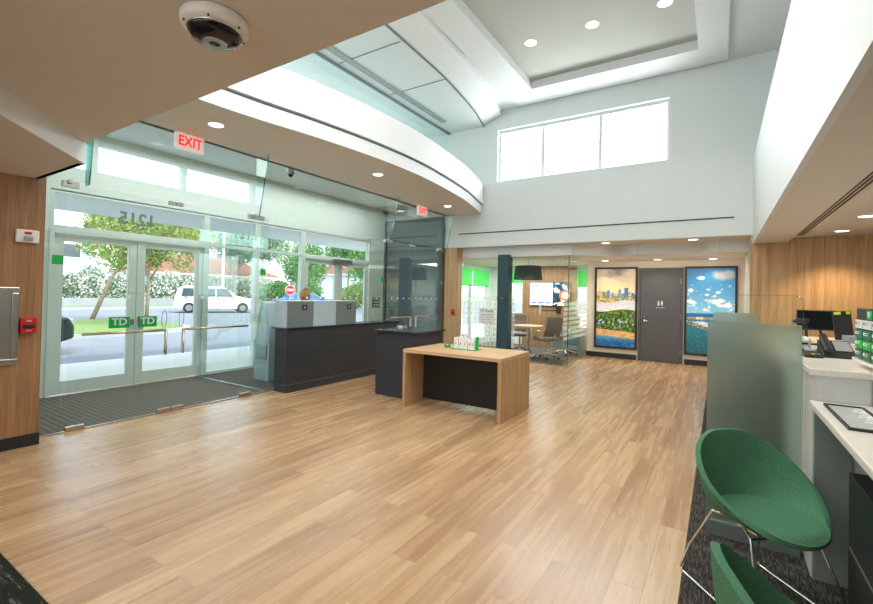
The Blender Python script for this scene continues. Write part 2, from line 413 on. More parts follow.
def glazed(name, y0, y1, z0, z1, bars_y=(), bars_z=(), fw=.05, x=XE, pane_mat='exglass', frame='alu', depth=.1):
    w = S(thing(name, (x, (y0+y1)/2, z0)))
    f = MB()
    f.box(x-depth/2, x+depth/2, y0, y0+fw, z0, z1); f.box(x-depth/2, x+depth/2, y1-fw, y1, z0, z1)
    f.box(x-depth/2, x+depth/2, y0+fw, y1-fw, z0, z0+fw); f.box(x-depth/2, x+depth/2, y0+fw, y1-fw, z1-fw, z1)
    for q in bars_y: f.box(x-depth/2.2, x+depth/2.2, q-fw/2, q+fw/2, z0+fw, z1-fw)
    for q in bars_z: f.box(x-depth/2.4, x+depth/2.4, y0+fw, y1-fw, q-fw/2, q+fw/2)
    f.build('window_frame', M[frame], w, bevel=.004)
    MB().box(x-.004, x+.004, y0+fw, y1-fw, z0+fw, z1-fw).build('pane', M[pane_mat], w)
    return w
w = glazed('window_1', 2.13, 4.22, 2.2, 2.72)
text('house_number', '1215', .25, M['brasst'], w, (XE+.012, 3.17, 2.455), rot=ROT_W, bold=.006)
glazed('window_2', 4.22, 5.2, .0, 2.72, bars_z=(2.2,))
glazed('window_3', 5.2, 6.28, .0, 2.72, bars_z=(2.2,))
glazed('window_4', 6.28, 8.38, 2.18, 2.72)
for k, (a, c) in enumerate(((1.62, 2.6), (2.6, 3.82), (3.82, 5.08))):
    glazed('window_%d' % (5+k), a, c, 3.0, 3.45, fw=.04)
for k, (a, c) in enumerate(((1.62, 4.0), (4.0, 6.4), (6.4, 8.86))):
    glazed('window_%d' % (11+k), a, c, 4.1, 5.0, fw=.05)

def ext_door(name, y0, y1, logo):
    d = S(thing(name, (XE, (y0+y1)/2, 0)))
    f = MB(); f.box(XE-.07, XE+.07, y0, y0+.05, 0, 2.2).box(XE-.07, XE+.07, y1-.05, y1, 0, 2.2).box(XE-.07, XE+.07, y0+.05, y1-.05, 2.14, 2.2)
    f.build('door_frame', M['alu'], d, bevel=.004)
    ym = (y0+y1)/2
    for a, c in ((y0+.055, ym-.004), (ym+.004, y1-.055)):
        lf = MB(); st = .11
        lf.box(XE-.025, XE+.025, a, a+st, .02, 2.13).box(XE-.025, XE+.025, c-st, c, .02, 2.13)
        lf.box(XE-.025, XE+.025, a+st, c-st, .02, .19).box(XE-.025, XE+.025, a+st, c-st, 2.05, 2.13)
        o = lf.build('door_leaf', M['alu'], d, bevel=.003)
        MB().box(XE-.004, XE+.004, a+st, c-st, .19, 2.05).build('pane', M['exglass'], o)
        s = -1 if c < ym+.01 else 1
        yc = ym+(-.215 if s < 0 else .16)
        if logo:
            MB().box(XE+.03, XE+.045, yc-.13, yc+.13, .86, 1.02).build('push_plate', M['green'], o)
            text('logo_letters', 'TD', .14, M['paper'], o, (XE+.048, yc, .945), rot=ROT_E, bold=.004, sx=1.05)
            MB().box(XE+.027, XE+.05, ym+s*.05-.02, ym+s*.05+.02, .9, .98).build('lock_plate', M['steel'], o)
            MB().box(XE+.027, XE+.031, ym+s*.06-.04, ym+s*.06+.04, 1.38, 1.43).build('notice_sticker', M['paper'], o)
    return d
ext_door('door_1', 2.13, 4.22, True)
d2 = ext_door('door_2', 6.28, 8.38, False)
MB().box(XE+.07, XE+.14, 7.05, 7.65, 2.09, 2.18).build('door_closer', M['steel'], d2, bevel=.005)

# --- dark tinted glazing closing the end of the glass lobby
b = MB().box(-7.3, -5.56, 8.93, 8.95, .02, 3.25)
w = S(thing('window_14', (-6.4, 8.94, 0)))
b.build('tinted_pane', M['tint'], w)
MB().box(-7.3, -7.24, 8.9, 8.98, 0, 3.28).box(-5.6, -5.54, 8.9, 8.98, 0, 3.28).box(-7.24, -5.6, 8.9, 8.98, 3.22, 3.28).box(-7.24, -5.6, 8.9, 8.98, .0, .08).box(-7.24,-5.6,8.905,8.975,2.6,2.63).build('window_frame', M['navy'], w)
S(MB().box(-7.4, -5.52, 8.99, 9.05, 0, 3.3).build('wall_lobby_end', M['black']))

# --- back wall: upper white wall with clerestory window, and the oak wall to its right
b = MB()
wx0, wx1, wz0, wz1 = -4.2, -.80, 3.97, 5.12
b.box(-7.4, wx0, YB, YB+.2, 2.545, 5.62); b.box(wx1, 3.0, YB, YB+.2, 2.545, 5.62)
b.box(wx0, wx1, YB, YB+.2, 2.545, wz0); b.box(wx0, wx1, YB, YB+.2, wz1, 5.62)
S(b.build('wall_back', M['white'], origin=(0, YB, 0)))
w = S(thing('window_15', (-2.5, YB+.12, wz0)))
f = MB(); yy0, yy1 = YB+.1, YB+.17
f.box(wx0, wx0+.05, yy0, yy1, wz0, wz1).box(wx1-.05, wx1, yy0, yy1, wz0, wz1).box(wx0+.05, wx1-.05, yy0, yy1, wz0, wz0+.04).box(wx0+.05, wx1-.05, yy0, yy1, wz1-.06, wz1)
for q in (-3.19, -2.02): f.box(q-.03, q+.03, yy0, yy1, wz0+.04, wz1-.06)
f.build('window_frame', M['fascia'], w, bevel=.004)
MB().box(wx0+.05, wx1-.05, YB+.13, YB+.138, wz0+.04, wz1-.06).build('pane', M['exglass'], w)
tag(MB().box(-5.15, .2, YB-.012, YB, 2.845, 2.865).build('slot_diffuser', M['black']), 'long thin black slot diffuser running across the white back wall', 'air vent')
S(MB().box(.43, 4.1, YB, YB+.2, 0, 2.54).build('wall_right', M['oak'], origin=(0, YB, 0)))
S(MB().box(.43, .5, YB+.2, 11.35, 0, 2.54).build('wall_hall_right', M['tanwall']))
# oak post on the left of the hall opening
S(MB().box(-5.5, -5.18, YB-.02, YB+.25, 0, 2.545).build('wall_post', M['oak'], origin=(0, YB, 0)))
S(MB().box(-6.1, -5.48, YB+.06, YB+.2, 0, 3.3).build('wall_post_left', M['white']))

# hall ceiling: recess near the wall, then a lower ceiling with a notched white fascia
b = MB().box(-6.1, .5, YB+.2, 10.2, 2.55, 2.63)
S(b.build('ceiling_recess', M['soffit2'], origin=(0,0,0)))
edge = [(-6.1, 9.26), (-2.6, 9.28), (-1.75, 9.95), (-1.38, 9.5), (-.31, 9.95), (.0, 9.5), (.5, 9.55)]
b = MB().prism(edge+[(.5, 13.0), (-6.1, 13.0)], 2.32, 2.345)
S(b.build('ceiling_hall', M['soffit2'], origin=(0,0,0)))
b = MB()
for (x0, y0), (x1, y1) in zip(edge, edge[1:]):
    d = Vector((x1-x0, y1-y0)).normalized(); n = Vector((d.y, -d.x))*.02
    b.prism([(x0, y0), (x1, y1), (x1+n.x, y1+n.y), (x0+n.x, y0+n.y)], 2.315, 2.55)
S(b.build('trim_5', M['fascia'], origin=(0,0,0)))
# picture wall
S(MB().box(-2.78, -1.6, 11.35, 11.5, 0, 2.35).box(-.68, .5, 11.35, 11.5, 0, 2.35).box(-1.6, -.68, 11.35, 11.5, 2.16, 2.35).build('wall_hall', M['tanwall'], origin=(0,11.35,0)))
S(MB().box(-2.78, -1.63, 11.335, 11.35, 0, .12).box(-.65, .43, 11.335, 11.35, 0, .12).build('baseboard_hall', M['base'], origin=(0,11.35,0)))
S(MB().box(.42, .43, YB+.2, 11.33, 0, .12).box(.42, 4.0, YB-.012, YB, 0, .12).build('baseboard_right', M['base']))
# restroom door
S(MB().box(-1.6, -.68, 11.42, 11.5, 0, 2.16).build('door_light_blocker', M['black']))  # added dark slab, hidden behind the leaf, stops daylight leaking round the door
d = S(thing('door_3', (-1.14, 11.33, 0)))
MB().box(-1.6, -1.555, 11.31, 11.4, 0, 2.16).box(-.725, -.68, 11.31, 11.4, 0, 2.16).box(-1.555, -.725, 11.31, 11.4, 2.115, 2.16).build('door_frame', M['door'], d)
lf = MB().box(-1.55, -.73, 11.325, 11.37, .01, 2.11).build('door_leaf', M['door'], d)
h = MB().cyl((-1.47, 11.325, .93), (-1.47, 11.31, .93), .028).tube([(-1.47, 11.31, .93), (-1.47, 11.27, .93), (-1.45, 11.262, .93), (-1.35, 11.262, .93)], .01).build('door_handle', M['chrome'], lf, smooth=True)
MB().cyl((-1.47, 11.325, 1.03), (-1.47, 11.31, 1.03), .02).build('deadbolt', M['chrome'], lf)
for z in (.25, 1.05, 1.85): MB().cyl((-.726, 11.318, z-.05), (-.726, 11.318, z+.05), .009).build('hinge', M['steel'], lf)
sg = MB().box(-1.225, -1.055, 11.319, 11.325, 1.21, 1.42).build('restroom_sign', M['door'], lf)
b = MB()
for sx in (-.035, .035):
    b.cyl((-1.14+sx, 11.319, 1.395), (-1.14+sx, 11.315, 1.395), .013)
    b.box(-1.14+sx-.018, -1.14+sx+.018, 11.315, 11.319, 1.335, 1.378)
    b.box(-1.14+sx-.011, -1.14+sx+.011, 11.315, 11.319, 1.29, 1.335)
b.slab([(-1.14-.035-.03, 11.315, 1.31), (-1.14-.035+.03, 11.315, 1.31), (-1.14-.035, 11.315, 1.37)], (0, .004, 0))
b.build('restroom_symbols', M['paper'], sg)
text('sign_letters', 'RESTROOMS', .032, M['paper'], sg, (-1.14, 11.316, 1.245), rot=ROT_S)

# --- atrium ceiling with its tray, curved lower ceiling, beam, soffits
b = MB()
zc = 5.55
b.box(-7.45, -3.6, 1.2, 9.1, zc, zc+.1); b.box(.05, 3.0, 1.2, 9.1, zc, zc+.1)
b.box(-3.6, .05, 8.78, 9.1, zc, zc+.1)
b.box(-3.6, .05, 1.2, 2.2, zc, zc+.1)
S(b.build('ceiling', M['white'], origin=(0,0,0)))
b = MB(); z0 = 5.5
b.box(-3.65, -3.15, 2.0, 8.85, z0, z0+.17); b.box(-.33, .08, 2.0, 8.85, z0, z0+.17); b.box(-3.15, -.33, 8.25, 8.85, z0, z0+.17); b.box(-3.15, -.33, 2.0, 2.5, z0, z0+.17)
S(b.build('trim_6', M['fascia'], origin=(0,0,0)))
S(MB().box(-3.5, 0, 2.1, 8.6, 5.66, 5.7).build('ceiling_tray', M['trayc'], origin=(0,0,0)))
# curved lower ceiling on the left
arc = [(-4.05, 1.3), (-4.02, 3.0), (-4.05, 4.5), (-4.09, 5.6), (-4.14, 6.6), (-4.24, 7.45), (-4.36, 8.2), (-4.56, 9.0)]
def dense(pts, n=6):
    out = []
    for i in range(len(pts)-1):
        p0 = Vector(pts[max(i-1, 0)]); p1 = Vector(pts[i]); p2 = Vector(pts[i+1]); p3 = Vector(pts[min(i+2, len(pts)-1)])
        for k in range(n):
            t = k/n
            out.append(tuple(.5*((2*p1)+(-p0+p2)*t+(2*p0-5*p1+4*p2-p3)*t*t+(-p0+3*p1-3*p2+p3)*t**3)))
    out.append(tuple(pts[-1])); return out
A = dense(arc)
S(MB().prism(A+[(-7.4, 9.0), (-7.4, 1.3)], 5.27, 5.32).build('ceiling_left', M['white'], origin=(0,0,0)))
def ribbon(curve, off0, off1, z0, z1, z0b=None):
    b = MB(); n = len(curve); R = []
    for i, p in enumerate(curve):
        q0 = Vector(curve[max(i-1, 0)]); q1 = Vector(curve[min(i+1, n-1)]); d = (q1-q0).normalized(); nn = Vector((d.y, -d.x))
        a = Vector(p)+nn*off0; c = Vector(p)+nn*off1
        R.append([b.bm.verts.new((a.x, a.y, z0)), b.bm.verts.new((c.x, c.y, z0b if z0b is not None else z0)), b.bm.verts.new((c.x, c.y, z1)), b.bm.verts.new((a.x, a.y, z1))])
    for r, s_ in zip(R, R[1:]):
        for k in range(4): b.bm.faces.new([r[k], r[(k+1) % 4], s_[(k+1) % 4], s_[k]])
    b.bm.faces.new(R[0]); b.bm.faces.new(list(reversed(R[-1])))
    return b
S(ribbon(A, .02, .42, 5.29, 5.56, 5.44).build('trim_7', M['fascia'], origin=(0,0,0)))
# thin dark joints of the ceiling panels
b = ribbon(A, -.004, .018, 5.262, 5.275)
b2 = [(-5.45, 5.35), (-4.6, 5.30), (-4.08, 5.28)]
for yy in (5.3, 6.65, 4.1): b.box(-5.4, -4.12, yy-.006, yy+.006, 5.262, 5.272)
S(b.build('trim_8', M['gpan'], origin=(0,0,0)))
tag(MB().box(-5.25, -5.12, 2.4, 8.3, 5.25, 5.269).build('linear_diffuser', M['gplas']), 'long narrow ceiling vent above the curved balcony, beside the upper glazing', 'air vent')
# lower curved soffit over the entrance and its two-step parapet
arc2 = [(-4.34, 1.3), (-4.29, 2.4), (-4.22, 3.0), (-4.1, 3.65), (-4.0, 4.51), (-3.97, 5.3), (-4.0, 5.95), (-4.1, 6.8), (-4.23, 7.6), (-4.4, 8.3), (-4.58, 9.0)]
A2 = dense(arc2)
S(MB().prism(A2+[(-5.5, 9.0), (-5.5, 1.3)], 3.3, 3.36).build('ceiling_entrance', M['soffit2'], origin=(0,0,0)))
S(ribbon(A2, -.02, .02, 3.29, 3.47).build('trim_9', M['fascia'], origin=(0,0,0)))
S(ribbon(A2, -.12, -.02, 3.42, 3.52).build('trim_10', M['gpan'], origin=(0,0,0)))
S(ribbon(A2, -.14, .05, 3.50, 3.93).build('trim_11', M['fascia'], origin=(0,0,0)))
S(MB().box(-7.4, -5.4, 1.4, 9.0, 3.56, 3.62).build('ceiling_vestibule', M['white'], origin=(0,0,0)))
S(MB().box(-5.5, -5.42, 1.4, 9.0, 3.3, 3.6).build('trim_12', M['white'], origin=(0,0,0)))
# upper glazing behind the parapet
w = S(thing('window_16', (XG, 5, 3.6)))
for y0, y1 in ((1.5, 3.2), (3.21, 4.9), (4.91, 6.6), (6.61, 8.95)):
    MB().box(XG-.006, XG+.006, y0, y1, 3.62, 5.23).build('pane', M['glass'], w)
MB().box(XG-.02, XG+.02, 1.5, 8.98, 5.23, 5.27).build('head_channel', M['gpan'], w)

# beam on the right over the counter, ledge and teller ceiling
S(MB().box(.46, .92, -3.2, 9.0, 2.40, 2.5).build('ceiling_beam', M['soffit'], origin=(0,0,0)))
S(MB().box(.455, .50, 1.42, 9.0, 2.395, 3.83).build('trim_13', M['fascia'], origin=(0,0,0)))
S(MB().box(.5, 3.0, 1.42, 9.0, 3.77, 3.82).build('trim_14', M['fascia'], origin=(0,0,0)))
S(MB().box(.92, 4.2, -3.2, 9.0, 2.47, 2.55).build('ceiling_counter', M['soffit'], origin=(0,0,0)))
S(MB().box(2.9, 3.0, 1.4, 9.1, 3.8, 5.62).build('wall_upper_right', M['white'], origin=(0,0,0)))
b = MB()
for k in range(3): b.box(.985+k*.035, 1.0+k*.035, 1.0, 8.7, 2.462, 2.471)
tag(b.build('ceiling_slot_vent', M['black']), 'triple black slot vent running along the tan ceiling above the counter', 'air vent')
# low ceiling above the camera with the diagonal drop at its left
D0, D1 = (-4.27, 1.44), (-1.3, -1.1)
S(MB().prism([(-4.27, 1.45), (.46, 1.45), (.46, -3.2), (-1.3, -3.2), D1, D0], 2.59, 2.66).build('ceiling_front', M['soffit'], origin=(0,0,0)))
S(MB().prism([D0, D1, (-1.3, -3.2), (-7.4, -3.2), (-7.4, 1.44), (-4.27, 1.45)], 2.42, 2.48).build('ceiling_front_low', M['soffit'], origin=(0,0,0)))
dd = Vector((D1[0]-D0[0], D1[1]-D0[1])).normalized(); nn = Vector((-dd.y, dd.x))*.02
S(MB().prism([D0, D1, (D1[0]+nn.x, D1[1]+nn.y), (D0[0]+nn.x, D0[1]+nn.y)], 2.42, 2.6).box(-4.31, -4.28, 1.43, 1.455, 2.42, 2.6).build('trim_15', M['fascia'], origin=(0,0,0)))
S(MB().box(-5.4, 3.0, 1.40, 1.48, 2.66, 5.6).box(-7.4, -5.4, 1.40, 1.48, 2.48, 5.6).box(-5.4, -4.28, 1.41, 1.45, 2.42, 2.66).build('wall_upper_front', M['white'], origin=(0,0,0)))
# oak wall on the left with base, then enclosure behind the camera
S(MB().box(-5.35, -5.25, -3.2, 1.5, 0, 2.45).build('wall_front_left', M['oakl'], origin=(0,0,0)))
S(MB().box(-5.25, -5.235, -3.1, 1.505, 0, .105).build('baseboard_left', M['base'], origin=(0,0,0)))
S(MB().box(-7.4, -5.35, 1.42, 1.52, 0, 3.5).build('wall_vestibule', M['alu'], origin=(0,0,0)))
S(MB().box(-7.28, -5.36, 1.52, 1.535, 0, .1).build('baseboard_vestibule', M['base'], origin=(0,0,0)))
S(MB().box(-5.4, 4.2, -3.3, -3.2, 0, 2.7).build('wall_front', M['white'], origin=(0,0,0)))
S(MB().box(4.1, 4.2, -3.2, 9.2, 0, 2.6).build('wall_far_right', M['white'], origin=(0,0,0)))
S(MB().box(-7.6, 3.1, 1.3, 9.15, 5.9, 6.0).build('ceiling_roof', M['white'], origin=(0,0,0)))

# --- inner frameless glass wall (x = XG)
def pane_set(name, parts, z0, z1, mat='glass'):
    w = S(thing(name, (XG, sum(parts[0])/2, z0)))
    for a, c in parts: MB().box(XG-.006, XG+.006, a, c, z0, z1).build('pane', M[mat], w)
    return w
wt = pane_set('window_17', ((1.53, 3.83), (3.85, 6.72), (6.74, 8.95)), 2.5, 3.3)
ws = pane_set('window_18', ((1.53, 1.72), (3.87, 4.1), (4.12, 5.4), (5.42, 6.7), (8.68, 8.95)), .01, 2.49)
MB().box(XG-.012, XG+.012, 1.55, 8.95, 0, .012).build('floor_channel', M['steel'], ws)
for y in (1.66, 3.97, 6.6, 8.76): MB().box(XG+.007, XG+.009, y-.045, y+.045, 1.66, 1.75).build('green_marker', M['green'], ws)
b = MB()
for k in range(9): b.box(XG+.007, XG+.009, 4.2+k*.28, 4.23+k*.28, 1.33, 1.36)
b.build('dot_decals', M['decal'], ws)
for y, dp in ((1.86, .2), (3.82, .26), (6.72, .26), (8.8, .26)):
    MB().slab([(XG+.01, y, 2.47), (XG+.09, y, 2.47), (XG+dp, y, 3.3), (XG+.01, y, 3.3)], (0, .012, 0)).build('glass_fin', M['gedge' if dp < .25 else 'glass'], wt)
    # green polished front edge
    MB().slab([(XG+.09, y-.001, 2.47), (XG+.097, y-.001, 2.47), (XG+dp+.007, y-.001, 3.3), (XG+dp, y-.001, 3.3)], (0, .014, 0)).build('fin_edge', M['gedge'], wt)
for y, l in ((1.72, .09), (3.8, .16), (6.72, .14), (8.62, .14)):
    MB().box(XG-.025, XG+.03, y-l/2, y+l, 2.43, 2.49).box(XG, XG+.06, y-.012, y+.022, 2.46, 2.495).build('patch_fitting', M['steel'], wt, bevel=.004)
def glass_door(name, y0, ym, y1, full=True):
    d = S(thing(name, (XG, ym, 0)))
    for a, c, s in ((y0, ym-.008, 1), (ym+.008, y1, -1)):
        lf = MB().box(XG-.006, XG+.006, a, c, .02, 2.47).build('door_leaf', M['glass'], d)
        inner = c if s > 0 else a; outer = a if s > 0 else c
        hb = MB()
        for side in (1,):
            X = XG+side*.055
            hb.tube([(X, outer+s*.1, .965), (X, inner-s*.09, .965)], .013)
            hb.tube([(X, inner-s*.09, .975), (X, inner-s*.09, .70), (X, inner-s*.085, .685)], .016)
        hb.cyl((XG+.006, outer+s*.14, .965), (XG+.055, outer+s*.14, .965), .009).cyl((XG+.006, inner-s*.09, .72), (XG+.055, inner-s*.09, .72), .007)
        hb.build('door_handle', M['bronze'], lf, smooth=True)
        MB().box(XG-.02, XG+.02, (inner-s*.14 if s>0 else inner), (inner if s>0 else inner+.14), .012, .05).box(XG-.02, XG+.02, min(outer, outer+s*.16), max(outer, outer+s*.16), .012, .05).build('bottom_rail', M['bronze'], lf, bevel=.003)
        MB().box(XG-.02, XG+.02, min(inner, inner-s*.07), max(inner, inner-s*.07), 2.43, 2.475).build('top_clip', M['steel'], lf, bevel=.003)
        q = MB(); t = a+.12
        while t < c-.05: q.box(XG+.007, XG+.009, t, t+.03, 1.33, 1.36); t += .2
        q.build('dot_decals', M['decal'], lf)
        if full:
            yc = inner-s*.09; r = MB()
            for k in range(24):
                a0, a1 = 2*PI*k/24, 2*PI*(k+1)/24
                r.cyl((XG+.009, yc+.028*math.cos(a0), 1.09+.1*math.sin(a0)), (XG+.009, yc+.028*math.cos(a1), 1.09+.1*math.sin(a1)), .0035, n=5)
            r.build('oval_sticker', M['bluel'], lf)
    return d
glass_door('door_4', 1.76, 2.76, 3.82)
glass_door('door_5', 6.76, 7.58, 8.62, full=False)
# vestibule side screen
w = S(thing('window_19', (-6.4, 4.06, 0)))
MB().box(-7.25, -6.38, 4.055, 4.067, .02, 2.5).build('pane', M['glass'], w); MB().box(-6.37, XG-.02, 4.055, 4.067, .02, 2.5).build('pane', M['glass'], w)
MB().box(-7.25, XG-.02, 4.05, 4.072, 0, .02).build('floor_channel', M['steel'], w)

# --- conference room
XC = -6.0
b = MB().box(XC-.1, XC, 9.2, 10.3, 0, 2.4).box(XC-.1, XC, 12.4, 12.7, 0, 2.4).box(XC-.1, XC, 10.3, 12.4, 0, .12).box(XC-.1, XC, 10.3, 12.4, 2.2, 2.4)
S(b.build('wall_meeting_left', M['white'], origin=(0,0,0)))
glazed('window_20', 10.3, 12.4, .12, 2.2, bars_y=(11.3,), x=XC-.05, fw=.07)
b = MB()
b.box(-6.1, -5.55, 12.6, 12.7, 0, 2.4).box(-5.55, -4.95, 12.6, 12.7, 0, .4).box(-5.55, -4.95, 12.6, 12.7, 2.2, 2.4).box(-3.38, -2.9, 12.6, 12.7, 0, .3).box(-3.38, -2.9, 12.6, 12.7, 2.2, 2.4).box(-2.9, -2.7, 12.6, 12.7, 0, 2.4)
S(b.build('wall_meeting_back', M['white'], origin=(0,0,0)))
S(MB().box(-4.95, -3.38, 12.56, 12.7, 0, 2.345).build('wall_meeting_oak', M['oakl'], origin=(0,0,0)))
S(MB().box(-2.82, -2.76, 11.5, 12.7, 0, 2.345).build('wall_meeting_right', M['white'], origin=(0,0,0)))
for nm, a, c, z0 in (('window_21', -5.55, -4.95, .4), ('window_22', -3.38, -2.9, .3)):
    w = S(thing(nm, ((a+c)/2, 12.65, z0)))
    MB().box(a, a+.04, 12.6, 12.7, z0, 2.2).box(c-.04, c, 12.6, 12.7, z0, 2.2).box(a+.04, c-.04, 12.6, 12.7, z0, z0+.04).box(a+.04, c-.04, 12.6, 12.7, 2.16, 2.2).build('window_frame', M['alu'], w)
    MB().box(a+.04, c-.04, 12.64, 12.65, z0+.04, 2.16).build('pane', M['exglass'], w)
# green blinds
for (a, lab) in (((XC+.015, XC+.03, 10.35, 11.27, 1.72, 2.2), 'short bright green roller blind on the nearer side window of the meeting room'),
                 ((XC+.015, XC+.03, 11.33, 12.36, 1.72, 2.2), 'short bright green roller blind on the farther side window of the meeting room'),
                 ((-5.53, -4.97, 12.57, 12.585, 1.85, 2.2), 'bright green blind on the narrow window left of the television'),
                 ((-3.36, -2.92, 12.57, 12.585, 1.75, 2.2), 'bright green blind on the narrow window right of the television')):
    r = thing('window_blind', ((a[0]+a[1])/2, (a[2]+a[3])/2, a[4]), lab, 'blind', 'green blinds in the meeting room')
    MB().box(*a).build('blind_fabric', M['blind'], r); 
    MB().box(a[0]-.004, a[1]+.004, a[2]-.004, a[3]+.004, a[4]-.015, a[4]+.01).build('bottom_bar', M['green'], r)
# front glass with frosted grid, teal column, return glass with frosted bands
YG, XR = 9.28, -2.76
w = S(thing('window_23', (-4, YG, 0)))
for a, c in ((-5.17, -4.2), (-3.92, XR-.02)):
    MB().box(a, c, YG-.006, YG+.006, .01, 2.34).build('pane', M['glass'], w)
    b = MB(); n = int((c-a)/.1) if a < -4.5 else 1
    for i in range(n):
        for k in range(9):
            b.box(a+i*.1+.012, a+i*.1+.09, YG-.008, YG-.0065, .28+k*.115, .28+k*.115+.095)
    b.box(a, c if a < -4.5 else a+.1, YG-.008, YG-.0065, 1.32, 1.42)
    b.build('frosted_squares', M['fvinyl'], w)
MB().box(-5.17, XR, YG-.015, YG+.015, 0, .012).build('floor_channel', M['steel'], w)
w = S(thing('window_24', (XR, 10.3, 0)))
for a, c in ((9.3, 9.95), (9.97, 10.62), (10.64, 11.33)):
    MB().box(XR-.006, XR+.006, a, c, .01, 2.34).build('pane', M['glass'], w)
    b = MB()
    for k in range(8): b.box(XR+.0065, XR+.009, a, c, .52+k*.105, .52+k*.105+.075)
    b.build('frosted_bands', M['fband'], w)
MB().box(XR-.015, XR+.015, 9.3, 11.33, 0, .012).build('floor_channel', M['steel'], w)
# the sliding leaf standing just outside the corner
w = S(thing('door_6', (XR+.13, 9.4, 0)))
MB().box(XR+.12, XR+.132, 9.22, 9.95, .02, 2.32).build('door_leaf', M['glass'], w)
MB().box(XR+.118, XR+.134, 9.216, 9.222, .02, 2.32).build('leaf_edge', M['gedge'], w)
S(MB().box(-4.2, -3.94, 9.12, 9.36, 0, 2.36).build('trim_16', M['teal'], bevel=.006))
pl = thing('door_plaque', (-4.07, 9.115, 1.3), 'small dark name plate fixed on the teal column', 'sign')
MB().box(-4.18, -3.96, 9.108, 9.119, 1.36, 1.43).build('plate', M['black'], pl, bevel=.002)
MB().box(-4.15, -3.99, 9.104, 9.108, 1.405, 1.412).box(-4.15, -4.02, 9.104, 9.108, 1.38, 1.387).build('raised_line', M['gplas'], pl)
sg = thing('hours_notice', (-4.5, YG-.02, .8), 'pale notice with a green heading stuck on the meeting room glass', 'sign')
MB().box(-4.72, -4.32, YG-.013, YG-.010, .78, 1.14).build('sheet', M['paper'], sg)
text('notice_heading', 'TD Wealth', .075, M['green'], sg, (-4.52, YG-.0145, 1.085), rot=ROT_S, bold=.001)
b = MB()
for k, wd in enumerate((.14, .17, .13, .15)): b.box(-4.52-wd, -4.52+wd, YG-.015, YG-.013, .99-k*.055, 1.0-k*.055)
b.build('printed_lines', M['gplas'], sg)

# ================================================================== PAINTED FLAT THINGS
def fbm(x, y, o=4, seed=0):
    from mathutils import noise
    v = 0; a = .5; f = 1
    for k in range(o):
        v += a*noise.noise(Vector((x*f+seed*7.3, y*f-seed*3.1, seed+k*1.7))); a *= .5; f *= 2.1
    return v
def panel(name, x0, x1, y, z0, z1, nx, nz, fn, mat, parent):
    """flat print facing -y; fn(u, v) with v measured from the top gives an sRGB colour"""
    b = MB(); V = [[b.bm.verts.new((x0+(x1-x0)*i/nx, y, z1-(z1-z0)*j/nz)) for i in range(nx+1)] for j in range(nz+1)]
    cols = []
    for j in range(nz):
        for i in range(nx):
            b.bm.faces.new([V[j][i], V[j+1][i], V[j+1][i+1], V[j][i+1]])
            c = fn((i+.5)/nx, (j+.5)/nz); cols.append(lin(tuple(max(0, min(255, v))/255 for v in c)))
    me = bpy.data.meshes.new(name); off = WO[parent.name]
    bmesh.ops.translate(b.bm, verts=b.bm.verts, vec=-off)
    b.bm.to_mesh(me); b.bm.free()
    at = me.color_attributes.new('print', 'FLOAT_COLOR', 'CORNER')
    arr = []
    for p in me.polygons:
        for _ in p.loop_indices: arr += list(cols[p.index])+[1]
    at.data.foreach_set('color', arr)
    me.materials.append(mat)
    o = bpy.data.objects.new(name, me); C.objects.link(o); o.parent = parent
    return o
def mixc(a, b, t): t = max(0, min(1, t)); return tuple(p+(q-p)*t for p, q in zip(a, b))
blds = []
rb = random.Random(3)
for k in range(30):
    blds.append((k/30+rb.uniform(-.01, .01), rb.uniform(.022, .045), rb.uniform(.02, .085), rb.choice([(110,150,190),(232,196,120),(84,130,176),(150,176,196),(236,206,150),(122,160,190)])))
blds += [(.30, .035, .10, (96, 136, 178)), (.76, .05, .13, (70, 120, 176)), (.60, .04, .11, (120, 160, 196)), (.05, .1, .07, (236, 200, 110))]
def city(u, v):
    if v < .38:
        c = mixc((196, 182, 164), (250, 216, 160), v/.30)
        n = fbm(u*2.2, v*9, 4, 1)
        if v < .17: c = mixc(c, (132, 118, 108), (n+.12)*3.2*(1-v/.19))
        for x, w, h, bc in blds:
            if abs(u-x-.01) < w and v > .37-h:
                t = .82+.3*((int(u*110)+int(v*150)) % 2)*.5
                c = tuple(q*t+6 for q in bc)
        if v > .345 and fbm(u*9, v*20, 3, 5) > -.05: c = mixc((176, 160, 104), (118, 124, 70), fbm(u*30, v*60, 2, 3)+.5)
        return c
    if v < .44:
        n = fbm(u*14, v*50, 3, 2)
        return mixc((226, 188, 118), (112, 104, 60), n*2.5+.3) if v < .42+.02*math.sin(u*6) else (206, 214, 222)
    if v < .535+.02*math.sin(u*5+1):
        c = mixc((206, 214, 224), (240, 226, 216), (v-.44)/.08)
        return mixc(c, (150, 176, 196), fbm(u*6, v*60, 3, 8)*1.6)
    if v < .775+.035*u:
        n = fbm(u*16, v*30, 3, 4); n2 = fbm(u*11+4, v*26, 2, 9); n3 = fbm(u*10, v*22, 2, 12)
        c = mixc((36, 72, 26), (120, 146, 48), n*2.4+.45)
        if n2 > .06+.3*abs(v-.68)/.1: c = (206, 214, 224) if n > .05 else (96, 140, 184)
        if n3 > .27: c = (190, 92, 62) if v < .62 else (214, 184, 132)
        if n < -.2: c = (26, 48, 24)
        return c
    if v < .86+.03*u: 
        return mixc((232, 186, 130), (206, 150, 96), fbm(u*8, v*50, 3, 6)*2+.4)
    c = mixc((84, 158, 186), (24, 90, 148), (v-.87)/.08)
    return mixc(c, (150, 200, 216), fbm(u*10, v*60, 3, 7)*1.4)
